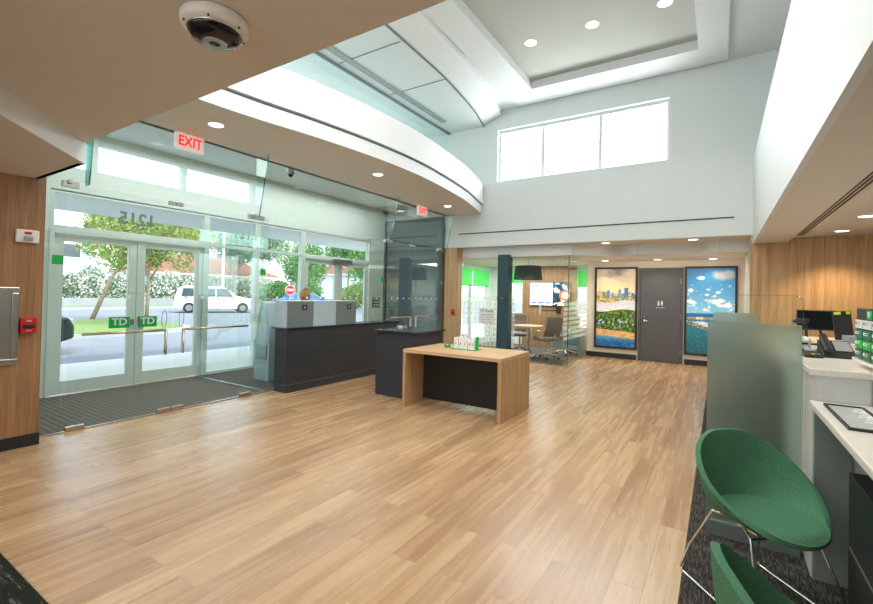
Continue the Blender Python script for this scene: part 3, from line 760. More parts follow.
def harbour(u, v):
    if v < .53:
        c = mixc((24, 108, 168), (150, 206, 232), v/.52)
        c = mixc(c, (60, 150, 200), .2)
        n = fbm(u*3.2, v*7, 5, 21); n2 = fbm(u*4+2, v*12, 5, 33)
        if v > .19: c = mixc(c, (244, 244, 246), (fbm(u*7, v*20, 5, 41)*3.0-.45+1.5*math.exp(-((v-.42)/.075)**2)*(fbm(u*6, v*16, 4, 44)+.35)))
        for cx_, cy_, rx, ry in ((.08, .255, .08, .03), (.30, .115, .09, .022), (.66, .28, .065, .018), (.43, .31, .05, .016), (.62, .385, .18, .03), (.12, .40, .12, .02)):
            dd_ = ((u-cx_)/rx)**2+((v-cy_+n*.03)/ry)**2
            c = mixc(c, (250, 248, 248), 1.25-dd_+n*1.2) if dd_ < 1.5 else c
        dd_ = ((u-.78)/.26)**2+((v-.075)/.065)**2
        c = mixc(c, (176, 176, 180), 1.2-dd_+n*1.5) if dd_ < 1.6 else c
        return c
    if v < .575: return mixc((20, 90, 158), (40, 120, 170), fbm(u*8, v*60, 2, 2)+.5)
    if v < .60 and u > .02:
        if .2 < u < .36: return (232, 208, 170)
        return mixc((196, 176, 140), (120, 130, 90), fbm(u*20, v*40, 2, 8)*2+.5)
    if .545 < v < .6 and .2 < u < .36: return (236, 212, 176)
    # pier and white ship running down to the right
    sh = v-(.63+(u-.1)*.16)
    if -.05*min(1,(u-.1)*4) < sh < .0 and u > .12: return mixc((236, 238, 242), (150, 166, 182), fbm(u*30, v*60, 2, 3)*2+.3)
    if .0 <= sh < .045: return mixc((96, 82, 70), (196, 190, 184), fbm(u*20, v*60, 2, 5)*2.5+.4)
    if v < .66: return (44, 128, 160)
    c = mixc((30, 120, 136), (24, 92, 102), (v-.66)/.3)
    return mixc(c, (100, 170, 180), fbm(u*9, v*50, 3, 11)*1.2)
for x0, x1, z0, z1, fn, lab in ((-2.585, -1.62, .235, 2.185, city, 'tall framed print of a beach city skyline at sunset, left of the grey door'),
                               (-.655, .325, .225, 2.18, harbour, 'tall framed print of blue sky over a harbour, right of the grey door')):
    p = thing('wall_picture', ((x0+x1)/2, 11.34, z0), lab, 'picture', 'tall framed prints on the hall wall')
    f = .045
    MB().box(x0, x0+f, 11.285, 11.335, z0, z1).box(x1-f, x1, 11.285, 11.335, z0, z1).box(x0+f, x1-f, 11.285, 11.335, z0, z0+f).box(x0+f, x1-f, 11.285, 11.335, z1-f, z1).build('picture_frame', M['black'], p)
    panel('printed_image', x0+f, x1-f, 11.31, z0+f, z1-f, 90, 180, fn, M['print'], p)

# television and picture beside it on the meeting-room oak wall
def tvscreen(u, v):
    if u < .58:
        c = (222, 234, 244)
        if .09 < v < .15 and .07 < u < .22: c = (90, 130, 180)
        if .4 < v < .43 and .07 < u < .32: c = (190, 206, 222)
        if .86 < v < .91 and (.05 < u < .16 or .2 < u < .36 or .4 < u < .52): c = (70, 90, 160)
        return c
    c = mixc((30, 100, 170), (16, 40, 80), v)
    n = fbm(u*7, v*5, 3, 3)
    if n > .08: c = (232, 206, 170)
    if n < -.14: c = (40, 60, 60)
    if (u-.9)**2*2+(v-.55)**2 < .05: c = (226, 120, 50)
    if (u-.9)**2*2+(v-.55)**2 < .02: c = (240, 240, 240)
    return c
t = thing('television', (-4.15, 12.53, 1.19), 'wide wall television with a pale blue screen on the meeting room oak wall', 'television')
MB().box(-4.72, -3.52, 12.5, 12.555, 1.17, 1.86).build('television_body', M['black'], t, bevel=.006)
panel('television_screen', -4.70, -3.54, 12.497, 1.19, 1.84, 60, 34, tvscreen, M['screen'], t)

# pendant lamp
r = thing('pendant_lamp', (-3.82, 10.0, 1.83), 'large charcoal drum pendant lamp hanging over the meeting table', 'lamp')
MB().lathe([(.325, 0), (.335, .005), (.30, .32), (.29, .325), (.28, .32), (.315, .01)], (-3.82, 10, 1.83), 40).build('lamp_shade', M['shade'], r, smooth=False)
MB().cyl((-3.82, 10, 1.85), (-3.82, 10, 1.86), .30, n=32).build('diffuser', emit('green_tinted_diffuser', rgb(170, 230, 90), 1.2), r)
MB().cyl((-3.82, 10, 1.9), (-3.82, 10, 2.34), .005, n=8).cyl((-3.82, 10, 2.32), (-3.82, 10, 2.345), .05).build('cord', M['black'], r)

# meeting table
t = thing('meeting_table', (-3.9, 10.3, 0), 'small round oak meeting table on a metal pedestal behind the glass', 'table')
MB().lathe([(.34, .70), (.36, .705), (.36, .735), (.34, .74)], (-3.9, 10.3, 0), 40).build('tabletop', M['oaky'], t)
MB().cyl((-3.9, 10.3, .03), (-3.9, 10.3, .70), .04).build('pedestal', M['steel'], t, smooth=False)
MB().lathe([(.28, 0), (.28, .012), (.08, .03), (.05, .04)], (-3.9, 10.3, .005), 32).build('base', M['steel'], t)
# computer screen on an arm beside the table
m = thing('arm_monitor', (-3.7, 12.4, 1.0), 'small white-backed screen held by a black wall arm above the meeting table', 'monitor')
MB().box(-4.3, -4.24, 12.1, 12.34, .92, 1.22, rot=Matrix.Rotation(.25, 3, 'Z')).build('screen_housing', M['gplas'], m, bevel=.01)
MB().tube([(-4.25, 12.24, 1.05), (-4.0, 12.3, 1.05), (-3.86, 12.5, 1.06)], .022).box(-3.92, -3.8, 12.5, 12.555, .98, 1.14).build('wall_arm', M['black'], m)

# office chairs
def office_chair():
    r = thing('office_chair', (0, 0, 0))
    b = MB(); 
    for k in range(5):
        a = 2*PI*k/5+.3; b.tube([(0.03*math.cos(a), .03*math.sin(a), .13), (.28*math.cos(a), .28*math.sin(a), .075)], [.022, .012])
    b.build('star_base', M['chrome'], r)
    for k in range(5):
        a = 2*PI*k/5+.3; MB().cyl((.28*math.cos(a)-.012, .28*math.sin(a), .035), (.28*math.cos(a)+.012, .28*math.sin(a), .035), .028).build('caster', M['black'], r)
    MB().cyl((0, 0, .12), (0, 0, .42), .025).build('gas_column', M['chrome'], r)
    MB().box(-.24, .24, -.23, .24, .42, .50).build('seat', M['mesh'], r, bevel=.035)
    b = MB(); n = 8; R = []
    for i in range(n+1):
        z = .52+i*.058; y = -.22-.05*math.sin(i/n*PI*.8)-.012*i; w_ = .225-.02*(i/n)**2
        R.append((w_, y, z))
    for (w0, y0, z0), (w1, y1, z1) in zip(R, R[1:]):
        for a in range(6):
            t0, t1 = -1+a/3, -1+(a+1)/3
            f = lambda t: .05*t*t
            v = [b.bm.verts.new(p) for p in ((w0*t0, y0+f(t0), z0), (w0*t1, y0+f(t1), z0), (w1*t1, y1+f(t1), z1), (w1*t0, y1+f(t0), z1))]
            b.bm.faces.new(v)
    bmesh.ops.remove_doubles(b.bm, verts=b.bm.verts, dist=.0005)
    o = b.build('backrest', M['mesh'], r, smooth=True); md = o.modifiers.new('s', 'SOLIDIFY'); md.thickness = .035
    MB().tube([(0, -.1, .43), (0, -.27, .45), (0, -.30, .6)], .018).build('back_support', M['chrome'], r)
    for s in (-1, 1):
        MB().tube([(s*.2, .02, .44), (s*.28, .02, .47), (s*.285, .05, .62), (s*.285, -.02, .66), (s*.27, -.2, .64)], .013).build('armrest', M['chrome'], r, smooth=True)
    return r
c0 = office_chair()
for i, (x, y, a, lab) in enumerate(((-3.36, 10.08, .95, 'grey-brown office chair with chrome arms right of the meeting table, nearest the glass corner'),
                                    (-4.3, 10.75, -PI+.5, 'grey-brown office chair at the far left of the meeting table'),
                                    (-3.2, 10.95, 2.3, 'grey-brown office chair half hidden behind the nearest one at the meeting table'))):
    o = c0 if i == 0 else copy_tree(c0)
    o.location = (x, y, .006); o.rotation_euler.z = a; tag(o, lab, 'chair', 'office chairs at the meeting table')
# low cabinet beyond the banded glass
cb = thing('low_cabinet', (-3.2, 12.2, 0), 'low grey and oak cabinet beneath the window in the meeting room corner', 'cabinet')
MB().box(-3.9, -3.0, 12.1, 12.5, .006, .62).build('carcass', M['oak'], cb)
for a in (-3.88, -3.44): 
    dr = MB().box(a, a+.42, 12.085, 12.1, .05, .58).build('cabinet_door', M['gpan'], cb)
    MB().box(a+.19, a+.23, 12.075, 12.085, .5, .52).build('pull', M['black'], dr)

# ================================================================== LIGHT FITTINGS
def downlight(x, y, z, lab, grp, r=.075, lamp=True, power=18, col=(1, .86, .7)):
    d = thing('recessed_downlight', (x, y, z), lab, 'ceiling light', grp)
    MB().lathe([(r, -.001), (r+.018, -.006), (r+.02, .004), (r, .004)], (x, y, z), 28).build('trim_ring', M['fascia'], d)
    MB().cyl((x, y, z-.0005), (x, y, z-.004), r, n=24).build('lens', M['lamp'], d)
    if lamp:
        l = bpy.data.lights.new('downlight_beam', 'SPOT'); l.energy = power; l.spot_size = 2.0; l.spot_blend = .6; l.shadow_soft_size = .06; l.color = col
        o = bpy.data.objects.new('downlight_beam', l); C.objects.link(o); o.location = (x, y, z-.03)
g1 = 'recessed downlights in the curved entrance soffit'
downlight(-4.80, 2.84, 3.3, 'round downlight in the entrance soffit right of the first EXIT sign', g1)
downlight(-4.53, 5.33, 3.3, 'round downlight midway along the curved entrance soffit', g1)
downlight(-4.84, 7.96, 3.3, 'round downlight at the far end of the curved entrance soffit beside the small EXIT sign', g1)
g2 = 'recessed downlights in the grey ceiling tray'
for x, w_ in ((-2.69, 'leftmost'), (-1.70, 'middle'), (-.70, 'rightmost')):
    downlight(x, 6.98, 5.66, w_+' of the three round downlights in the grey ceiling tray', g2, r=.09, power=30, col=(1, .95, .88))
g3 = 'recessed downlights in the hall ceiling'
downlight(-2.28, 10.95, 2.32, 'small downlight in the low hall ceiling above the city print', g3, power=20)
downlight(-1.17, 10.95, 2.32, 'small downlight in the low hall ceiling above the grey door', g3, power=20)
downlight(-.12, 11.05, 2.32, 'small downlight in the low hall ceiling above the harbour print', g3, power=20)
downlight(-1.95, 9.38, 2.55, 'downlight in the recessed hall ceiling in front of the left notch of the white fascia', g3, power=12)
downlight(-.42, 9.38, 2.55, 'downlight in the recessed hall ceiling in front of the right notch of the white fascia', g3, power=12)
g4 = 'recessed downlights over the teller counter'
downlight(1.45, 7.08, 2.47, 'nearer downlight in the tan ceiling over the counter', g4, power=26, col=(1, .8, .55))
downlight(1.46, 8.40, 2.47, 'farther downlight in the tan ceiling close to the oak wall', g4, power=110, col=(1, .72, .42))
downlight(1.45, 5.4, 2.47, 'downlight in the tan ceiling above the monitors', g4, power=20, col=(1, .8, .55))
downlight(1.45, 3.0, 2.47, 'downlight in the tan ceiling above the near worktop', g4, power=20, col=(1, .8, .55))

def exit_sign(x, y, z, lab):
    e = thing('exit_sign', (x, y, z), lab, 'sign', 'lit EXIT signs on the entrance soffit')
    MB().box(x-.045, x, y-.17, y+.17, z-.205, z-.01).build('sign_housing', M['signface'], e, bevel=.008)
    MB().box(x-.04, x-.005, y-.1, y+.1, z-.012, z).build('ceiling_mount', M['wplas'], e)
    text('exit_letters', 'EXIT', .165, M['redlit'], e, (x+.003, y, z-.108), rot=ROT_E, bold=.004, sx=.84)
exit_sign(-5.36, 2.86, 3.3, 'red-lettered white EXIT sign under the soffit near the first glass doors')
exit_sign(-5.30, 7.72, 3.3, 'small distant red EXIT sign under the soffit near the far glass doors')

# security cameras
c = thing('dome_camera', (-1.82, 1.1, 2.59), 'big white dome security camera on the tan ceiling overhead', 'camera')
cx, cy_, cz = -1.81, 1.055, 2.59
MB().lathe([(.122, 0), (.132, -.008), (.132, -.035), (.122, -.048), (.106, -.054)], (cx, cy_, cz), 40).build('housing', M['wplas'], c, smooth=True)
MB().lathe([(.107, -.05), (.103, -.066), (.086, -.088), (.05, -.102), (.004, -.106)], (cx, cy_, cz), 40).build('smoked_dome', M['dkscreen'], c, smooth=True)
o = MB().lathe([(.104, -.052), (.11, -.056), (.108, -.062), (.103, -.06)], (cx, cy_, cz), 40).build('dome_rim', M['chrome'], c, smooth=True)
o = MB().lathe([(.046, -.099), (.05, -.1), (.05, -.1045), (.046, -.1045)], (cx, cy_, cz), 32).build('lens_ring', M['steel'], c, smooth=True)
for k in range(6):
    a = k*PI/3+.3; MB().cyl((cx+.119*math.cos(a), cy_+.119*math.sin(a), cz-.055), (cx+.119*math.cos(a), cy_+.119*math.sin(a), cz-.045), .004, n=8).build('screw', M['black'], c)
c = thing('small_dome_camera', (-5.7, 4.6, 3.3), 'small grey dome camera hanging behind the top of the glass wall', 'camera')
MB().lathe([(.05, .255), (.06, .25), (.06, .0), (.045, -.01)], (-5.75, 4.65, 3.3), 24).build('housing', M['gplas'], c, smooth=False)
MB().ball((-5.75, 4.65, 3.29), .042, sub=2).build('smoked_dome', M['dkscreen'], c, smooth=True)

# ================================================================== LEFT OAK WALL FITTINGS
x = -5.25
s = thing('strobe_alarm', (x, 1.37, 1.84), 'white rectangular strobe alarm high on the brown oak wall', 'alarm')
MB().box(x, x+.035, 1.295, 1.455, 1.83, 1.945).build('alarm_body', M['wplas'], s, bevel=.008)
MB().box(x+.035, x+.06, 1.345, 1.405, 1.85, 1.885).build('strobe_lens', M['gplas'], s, bevel=.005)
MB().box(x+.035, x+.038, 1.35, 1.40, 1.905, 1.925).build('marking', M['red'], s)
s = thing('fire_alarm_pull', (x, 1.4, 1.02), 'red fire alarm pull station on the brown oak wall at the left', 'alarm')
MB().box(x, x+.04, 1.345, 1.455, 1.02, 1.16).build('alarm_body', M['red'], s, bevel=.006)
MB().box(x+.04, x+.055, 1.36, 1.44, 1.065, 1.10).build('pull_handle', M['black'], s, bevel=.004)
text('alarm_letters', 'FIRE', .022, M['paper'], s, (x+.042, 1.4, 1.13), rot=ROT_E)
text('alarm_letters', 'PULL', .018, M['paper'], s, (x+.042, 1.4, 1.045), rot=ROT_E)
s = thing('fire_alarm_pull', (-5.29, 8.97, 1.0), 'small red fire alarm on the oak post beside the meeting room glass', 'alarm')
MB().box(-5.29, -5.2, 8.935, 8.98, .97, 1.1).build('alarm_body', M['red'], s, bevel=.006)
MB().box(-5.275, -5.215, 8.925, 8.935, 1.01, 1.04).build('pull_handle', M['black'], s)
s = thing('wall_cabinet', (x, 1.0, .75), 'stainless steel recessed wall cabinet at the left edge, below the strobe', 'cabinet')
MB().box(x, x+.025, .75, 1.335, .75, .80).box(x, x+.025, .75, 1.335, 1.38, 1.43).box(x, x+.025, .75, .80, .80, 1.38).box(x, x+.025, 1.285, 1.335, .80, 1.38).build('cabinet_rim', M['steel'], s, bevel=.006)
MB().box(x+.002, x+.012, .80, 1.285, .80, 1.38).build('cabinet_door', M['steel'], s)
# wall plates near second exterior door
s = thing('door_notice', (XE+.06, 8.6, 1.0), 'black notice with three white rows on the pale wall beside the far exterior door', 'sign')
MB().box(XE+.05, XE+.062, 8.48, 8.76, 1.08, 1.33).build('notice_plate', M['black'], s)
for k in range(3): MB().box(XE+.062, XE+.064, 8.52, 8.73, 1.275-k*.07, 1.295-k*.07).build('white_row', M['paper'], s)
s = thing('push_button', (XE+.06, 8.6, .85), 'white square plate with a green button below the black notice', 'switch')
MB().box(XE+.05, XE+.065, 8.5, 8.66, .86, 1.05).build('button_plate', M['wplas'], s, bevel=.004)
MB().cyl((XE+.065, 8.58, .96), (XE+.075, 8.58, .96), .02).build('button', M['green'], s)

# ================================================================== KIOSK COUNTER WITH SCREENS
k = thing('service_counter', (-5.28, 5.3, 0), 'long charcoal service counter standing against the glass wall', 'counter')
MB().box(-5.42, -5.28, 4.18, 6.72, .0, .90).build('back_panel', M['dark'], k, bevel=.003)
MB().box(-5.268, -5.13, 4.16, 6.74, .12, .90).build('front_panel', M['dark'], k, bevel=.003)
MB().box(-5.268, -5.14, 4.17, 6.73, 0, .108).build('plinth', M['dark'], k, bevel=.003)
MB().box(-5.264, -5.136, 4.166, 6.734, .108, .12).build('shadow_line', M['gpan'], k)
MB().box(-5.43, -5.11, 4.14, 6.76, .90, .925).build('worktop', M['stone'], k, bevel=.003)
sc = thing('counter_screen', (-5.3, 4.85, .925), 'row of alternating grey and pale blue privacy screens standing on the charcoal counter', 'screen')
MB().box(-5.41, -5.165, 4.16, 4.178, .925, 1.30).build('end_panel', M['lbl'], sc)
for a, c, mt in ((4.18, 4.645, 'gpan'), (4.65, 5.11, 'lbl'), (5.115, 5.575, 'gpan')):
    o = MB().box(-5.165, -5.145, a, c, .925, 1.30).build('screen_panel', M[mt], sc, bevel=.002)
    if mt == 'gpan':
        ym = (a+c)/2+.06
        q = MB().box(-5.145, -5.14, ym-.045, ym+.045, 1.17, 1.25).build('label_plate', M['black'], o)
        MB().box(-5.14, -5.138, ym-.018, ym+.018, 1.192, 1.228).build('label_mark', M['gplas'], q)
MB().box(-5.41, -5.14, 4.16, 5.575, 1.30, 1.306).build('top_cap', M['wplas'], sc)

# machine behind the glass
a = thing('deposit_machine', (-6.2, 4.5, 0), 'pale grey sloping bank machine behind the glass, left of the charcoal counter', 'machine')
MB().slab([(-6.35, 4.5, .006), (-5.98, 4.5, .006), (-5.98, 4.5, .9), (-6.1, 4.5, 1.24), (-6.22, 4.5, 1.28), (-6.35, 4.5, .7)], (0, .36, 0)).build('machine_body', M['lbl'], a, bevel=.01)
MB().slab([(-6.35, 4.47, .62), (-6.40, 4.47, .66), (-6.24, 4.47, 1.30), (-6.17, 4.47, 1.30), (-6.28, 4.47, .66)], (0, .03, 0)).build('side_trim', M['wplas'], a)
MB().box(-6.3, -6.02, 4.492, 4.5, .35, .58).build('front_door', M['gpan'], a)

# podium
p = thing('podium_counter', (-3.78, 5.3, 0), 'square blue-black podium counter with a polished black top behind the oak table', 'counter')
MB().box(-4.15, -3.47, 4.93, 5.62, 0, .9).build('podium_body', M['navy'], p, bevel=.004)
MB().box(-4.17, -3.44, 4.90, 5.68, .9, .925).build('podium_top', M['stone'], p, bevel=.004)
q = MB().box(-3.92+.2, -3.88+.22, 4.926, 4.93, .70, .74).build('lock_plate', M['black'], p)
MB().cyl((-3.69, 4.921, .72), (-3.69, 4.926, .72), .009).build('keyhole', M['steel'], q)
o = thing('card_tray', (-4.08, 5.45, .925), 'small clear tray of cards on the far left corner of the polished podium top', 'tray')
MB().box(-4.13, -4.02, 5.38, 5.5, .925, .93).box(-4.13, -4.125, 5.38, 5.5, .93, .96).box(-4.025, -4.02, 5.38, 5.5, .93, .96).build('tray_shell', M['gplas'], o)
MB().box(-4.11, -4.04, 5.4, 5.48, .93, .945).build('card_stack', M['paper'], o)

# oak display table
t = thing('display_table', (-2.78, 5.05, 0), 'oak waterfall display table with a black back panel in the middle of the floor', 'table')
H = .735; X0, X1, Y0, Y1 = -3.42, -2.055, 4.60, 5.50
MB().box(X0, X1, Y0, Y1, H-.04, H).build('tabletop', M['oaky'], t, bevel=.002)
MB().box(X0, X0+.04, Y0, Y1, 0, H-.04).build('side_panel', M['oak'], t, bevel=.002)
MB().box(X1-.04, X1, Y0, Y1, 0, H-.04).build('side_panel', M['oak'], t, bevel=.002)
MB().box(X0+.04, X1-.04, Y0+.42, Y0+.44, .04, H-.04).build('back_panel', M['black'], t)
# brochure stand and boxes
st = thing('brochure_stand', (-2.75, 5.12, H), 'low green and clear stand for leaflets on the oak display table', 'stand')
MB().box(-2.96, -2.60, 5.03, 5.21, H, H+.008).build('stand_base', M['green'], st)
MB().box(-2.63, -2.607, 5.08, 5.14, H+.008, H+.175).build('end_panel', M['green'], st, bevel=.008)
labs = ['leftmost of the five white leaflet packs standing in the stand on the oak table', 'second white leaflet pack from the left on the oak table, printed with a small mark',
        'middle white leaflet pack on the oak table', 'fourth white leaflet pack from the left on the oak table', 'rightmost white leaflet pack, next to the green end panel on the oak table']
for i, (xx, h_) in enumerate(((-2.93, .145), (-2.862, .15), (-2.794, .13), (-2.726, .12), (-2.678, .125))):
    o = thing('leaflet_pack', (xx+.03, 5.12, H+.008), labs[i], 'leaflets', 'white leaflet packs on the oak table')
    MB().box(xx, xx+(.062 if i < 3 else .045), 5.05+.01*(i % 2), 5.15, H+.008, H+.008+h_).build('leaflet_block', M['paper'], o, bevel=.002)
    MB().box(xx+.018, xx+.036, 5.046+.01*(i % 2), 5.05+.01*(i % 2), H+.06, H+.09).build('printed_mark', M['gplas' if i % 2 else 'lbl'], o)
o = thing('leaflet_pack', (-2.83, 5.19, H+.008), 'taller white leaflet pack standing behind the others on the oak table', 'leaflets', 'white leaflet packs on the oak table')
MB().box(-2.90, -2.82, 5.16, 5.2, H+.008, H+.20).build('leaflet_block', M['paper'], o, bevel=.002)
MB().box(-2.88, -2.84, 5.157, 5.16, H+.16, H+.18).build('printed_mark', M['lbl'], o)
# green bow-shaped ornament
g = thing('green_toy', (-3.06, 5.1, H), 'small green lumpy ornament beside the leaflets on the oak table', 'ornament')
MB().ball((-3.085, 5.1, H+.022), .025, 1, .8, .9).ball((-3.03, 5.1, H+.024), .025, 1, .8, .9).ball((-3.057, 5.1, H+.018), .02, 1.3, .9, .9).build('toy_body', M['green'], g, smooth=True)
MB().ball((-3.09, 5.09, H+.044), .01).ball((-3.025, 5.09, H+.046), .01).build('toy_tips', M['green'], g, smooth=True)

# ================================================================== TELLER COUNTER (right)
k = thing('teller_counter', (.56, 2.9, 0), 'white-topped stepped teller counter at the right edge', 'counter')
MB().box(.42, 1.3, 3.06, 4.05, .0, 1.065).build('tall_end', M['wpanel'], k, bevel=.003)
MB().box(.405, 1.3, 3.04, 4.06, 1.065, 1.10).build('upper_top', M['wtop'], k, bevel=.004)
MB().box(.43, .645, 3.045, 3.058, .935, 1.065).build('riser_panel', M['wpanel'], k)
MB().box(.425, .575, 3.03, 3.055, .01, .895).build('end_panel', M['gg'], k, bevel=.002)
MB().box(.405, .68, .2, 3.04, .90, .935).build('lower_top', M['wtop'], k, bevel=.006)
MB().box(.66, .70, .2, 3.03, .0, 1.13).build('upstand', M['gpan'], k)
MB().box(.64, .76, .2, 3.41, 1.13, 1.145).build('upstand_ledge', M['wtop'], k)
pd = MB().box(.50, .655, .3, 2.70, .01, .69).build('drawer_pedestal', M['black'], k, bevel=.004)
MB().box(.498, .502, .32, 2.68, .36, .37).build('drawer_gap', M['gpan'], pd)
# rear desk of the tellers, mostly hidden
k = thing('teller_desk', (1.1, 5.6, 0), 'white-topped rear teller desk carrying the monitors behind the frosted partition', 'desk')
MB().box(.44, 1.7, 4.15, 8.2, .92, .96).build('desk_top', M['wtop'], k, bevel=.004)
MB().box(.47, .5, 4.2, 8.1, .01, .92).box(1.6, 1.64, 4.2, 8.1, .01, .92).build('desk_side', M['black'], k)

# frosted partitions
def partition(x0, x1, y, zt, lab):
    p = thing('frosted_partition', ((x0+x1)/2, y, 0), lab, 'partition', 'frosted partitions between the teller stations')
    MB().box(x0, x1, y-.008, y+.008, .09, zt).build('frosted_panel', M['frost'], p, bevel=.002)
    MB().box(x0+.005, x1, y-.03, y+.03, .008, .10).build('floor_plinth', M['gpan'], p, bevel=.003)
    return p
partition(-.06, .40, 3.27, 1.315, 'large near frosted glass partition beside the first green chair')
partition(-.05, .33, 5.4, 1.325, 'farther frosted glass partition, only its top edge showing behind the near one')
c = thing('clear_shield', (.25, 3.31, 0), 'clear acrylic shield with rounded corner rising behind the near frosted partition', 'shield')
r = .04; pts = [(.09, 0, .10), (.41, 0, .10)] + [(.41-r+r*math.cos(a), 0, 1.485-r+r*math.sin(a)) for a in (0, PI/6, PI/3, PI/2)] + [(.09, 0, 1.485)]
MB().slab([(p_[0], 3.30, p_[2]) for p_ in pts], (0, .006, 0)).build('acrylic_sheet', M['glass'], c)
e_ = [(p_[0], 3.303, p_[2]) for p_ in pts[1:]]
MB().tube(e_, .0013, n=5).build('polished_edge', M['gedge'], c)
MB().box(.10, .40, 3.292, 3.314, .008, .10).build('foot_clamp', M['gpan'], c)

# things on the counter
Z = 1.10
t = thing('card_terminal', (.50, 3.72, Z), 'black card payment terminal with coloured keys on the white upper counter', 'terminal')
MB().slab([(.46, 3.62, Z), (.46, 3.84, Z), (.46, 3.84, Z+.04), (.46, 3.62, Z+.018)], (.09, 0, 0)).build('terminal_body', M['black'], t, bevel=.004)
MB().slab([(.475, 3.75, Z+.032), (.475, 3.82, Z+.040), (.475, 3.82, Z+.042), (.475, 3.75, Z+.034)], (.06, 0, 0)).build('terminal_screen', M['gplas'], t)
for i, m_ in enumerate(('red', 'yellow', 'green')): MB().box(.472+i*.025, .488+i*.025, 3.64, 3.655, Z+.018, Z+.026).build('key', M[m_], t)
t = thing('desk_phone', (.62, 3.85, Z), 'black desk telephone tilted on the white upper counter', 'telephone')
MB().slab([(.56, 3.70, Z), (.56, 3.92, Z), (.56, 3.92, Z+.10), (.56, 3.70, Z+.015)], (.16, 0, 0)).build('phone_base', M['black'], t, bevel=.005)
MB().slab([(.565, 3.69, Z+.03), (.565, 3.93, Z+.118), (.565, 3.93, Z+.145), (.565, 3.69, Z+.055)], (.045, 0, 0)).build('handset', M['black'], t, bevel=.012)
MB().slab([(.63, 3.76, Z+.042), (.63, 3.89, Z+.092), (.63, 3.89, Z+.095), (.63, 3.76, Z+.045)], (.08, 0, 0)).build('keypad', M['gplas'], t)
t = thing('receipt_printer', (.47, 4.2, .96), 'white rounded receipt printer just behind the partition', 'printer')
t.location = (.5, 3.95, Z); WO[t.name] = Vector((.5, 3.95, Z))
MB().box(.43, .53, 3.9, 4.03, Z, Z+.11).build('printer_body', M['wplas'], t, bevel=.02)
MB().box(.45, .51, 3.895, 3.90, Z+.06, Z+.075).build('paper_slot', M['black'], t)
t = thing('document_printer', (.98, 4.7, .96), 'light grey and black office printer behind the telephone', 'printer')
MB().box(.80, 1.12, 4.5, 4.9, .96, 1.14).build('printer_body', M['tanwall'], t, bevel=.02)
MB().box(.84, 1.1, 4.55, 4.8, 1.14, 1.19).build('paper_tray', M['gplas'], t)
MB().box(.81, 1.11, 4.49, 4.5, 1.0, 1.09).build('front_panel', M['black'], t)
def monitor(x, y, z, w_, h_, rz, tilt, lab, back, base):
    m = thing('computer_monitor', (x, y, base), lab, 'monitor', 'computer monitors at the teller desk')
    R_ = Matrix.Rotation(rz, 3, 'Z') @ Matrix.Rotation(tilt, 3, 'Y')
    pv = (x, y, z)
    MB().box(x-w_/2, x+w_/2, y-.015, y+.015, z-h_/2, z+h_/2, rot=R_, piv=pv).build('monitor_housing', M['black'], m, bevel=.004)
    f_ = -1 if not back else 1
    MB().box(x-w_/2+.012, x+w_/2-.012, y+f_*.0155, y+f_*.017, z-h_/2+.015, z+h_/2-.012, rot=R_, piv=pv).build('monitor_screen', M['dkscreen'], m)
    MB().tube([(x, y+.03, z), (x+.02, y+.06, z-.05), (x+.05, y+.08, (z+base)/2), (x+.05, y+.08, base+.02)], .014).cyl((x+.05, y+.08, base), (x+.05, y+.08, base+.015), .09).build('stand', M['black'], m)
    if back: 
        MB().box(x-.06, x-.01, y-.018, y-.0155, z+h_/2-.03, z+h_/2-.005, rot=R_, piv=pv).box(x+.03, x+.06, y-.018, y-.0155, z+h_/2-.03, z+h_/2-.005, rot=R_, piv=pv).build('note_tabs', M['yellow'], m)
monitor(.93, 6.55, 1.245, .36, .225, .1, 0, 'landscape black monitor with a dark screen behind the clear shield', False, .96)
monitor(.985, 5.6, 1.235, .135, .27, .1, -.1, 'upright black monitor seen from behind with yellow-green tabs on top', True, .96)
t = thing('barcode_scanner', (.66, 6.0, 1.0), 'black scanner on a bent arm left of the monitors, seen through the clear shield', 'scanner')
MB().slab([(.60, 5.45, 1.245), (.72, 5.45, 1.245), (.72, 5.45, 1.29), (.66, 5.45, 1.295), (.60, 5.45, 1.27)], (0, .08, 0)).build('scanner_head', M['black'], t, bevel=.01)
MB().tube([(.70, 5.5, 1.26), (.71, 5.52, 1.12), (.71, 5.52, .96)], .012).build('scanner_arm', M['black'], t)
t = thing('hand_sanitiser_bottle', (.505, 4.0, Z), 'small white bottle with a green label seen through the clear shield', 'bottle')
t.location = (.78, 6.6, .96); WO[t.name] = Vector((.78, 6.6, .96))
t.location = (.80, 7.3, .96); WO[t.name] = Vector((.80, 7.3, .96))
MB().lathe([(.03, 0), (.033, .01), (.033, .12), (.014, .15), (.014, .17)], (.80, 7.3, .96), 20).build('bottle_body', M['wplas'], t, smooth=True)
MB().lathe([(.0335, .03), (.034, .03), (.034, .10), (.0335, .10)], (.80, 7.3, .96), 20).build('bottle_label', M['green'], t)
MB().box(.79, .84, 7.29, 7.31, 1.13, 1.15).build('pump', M['wplas'], t)
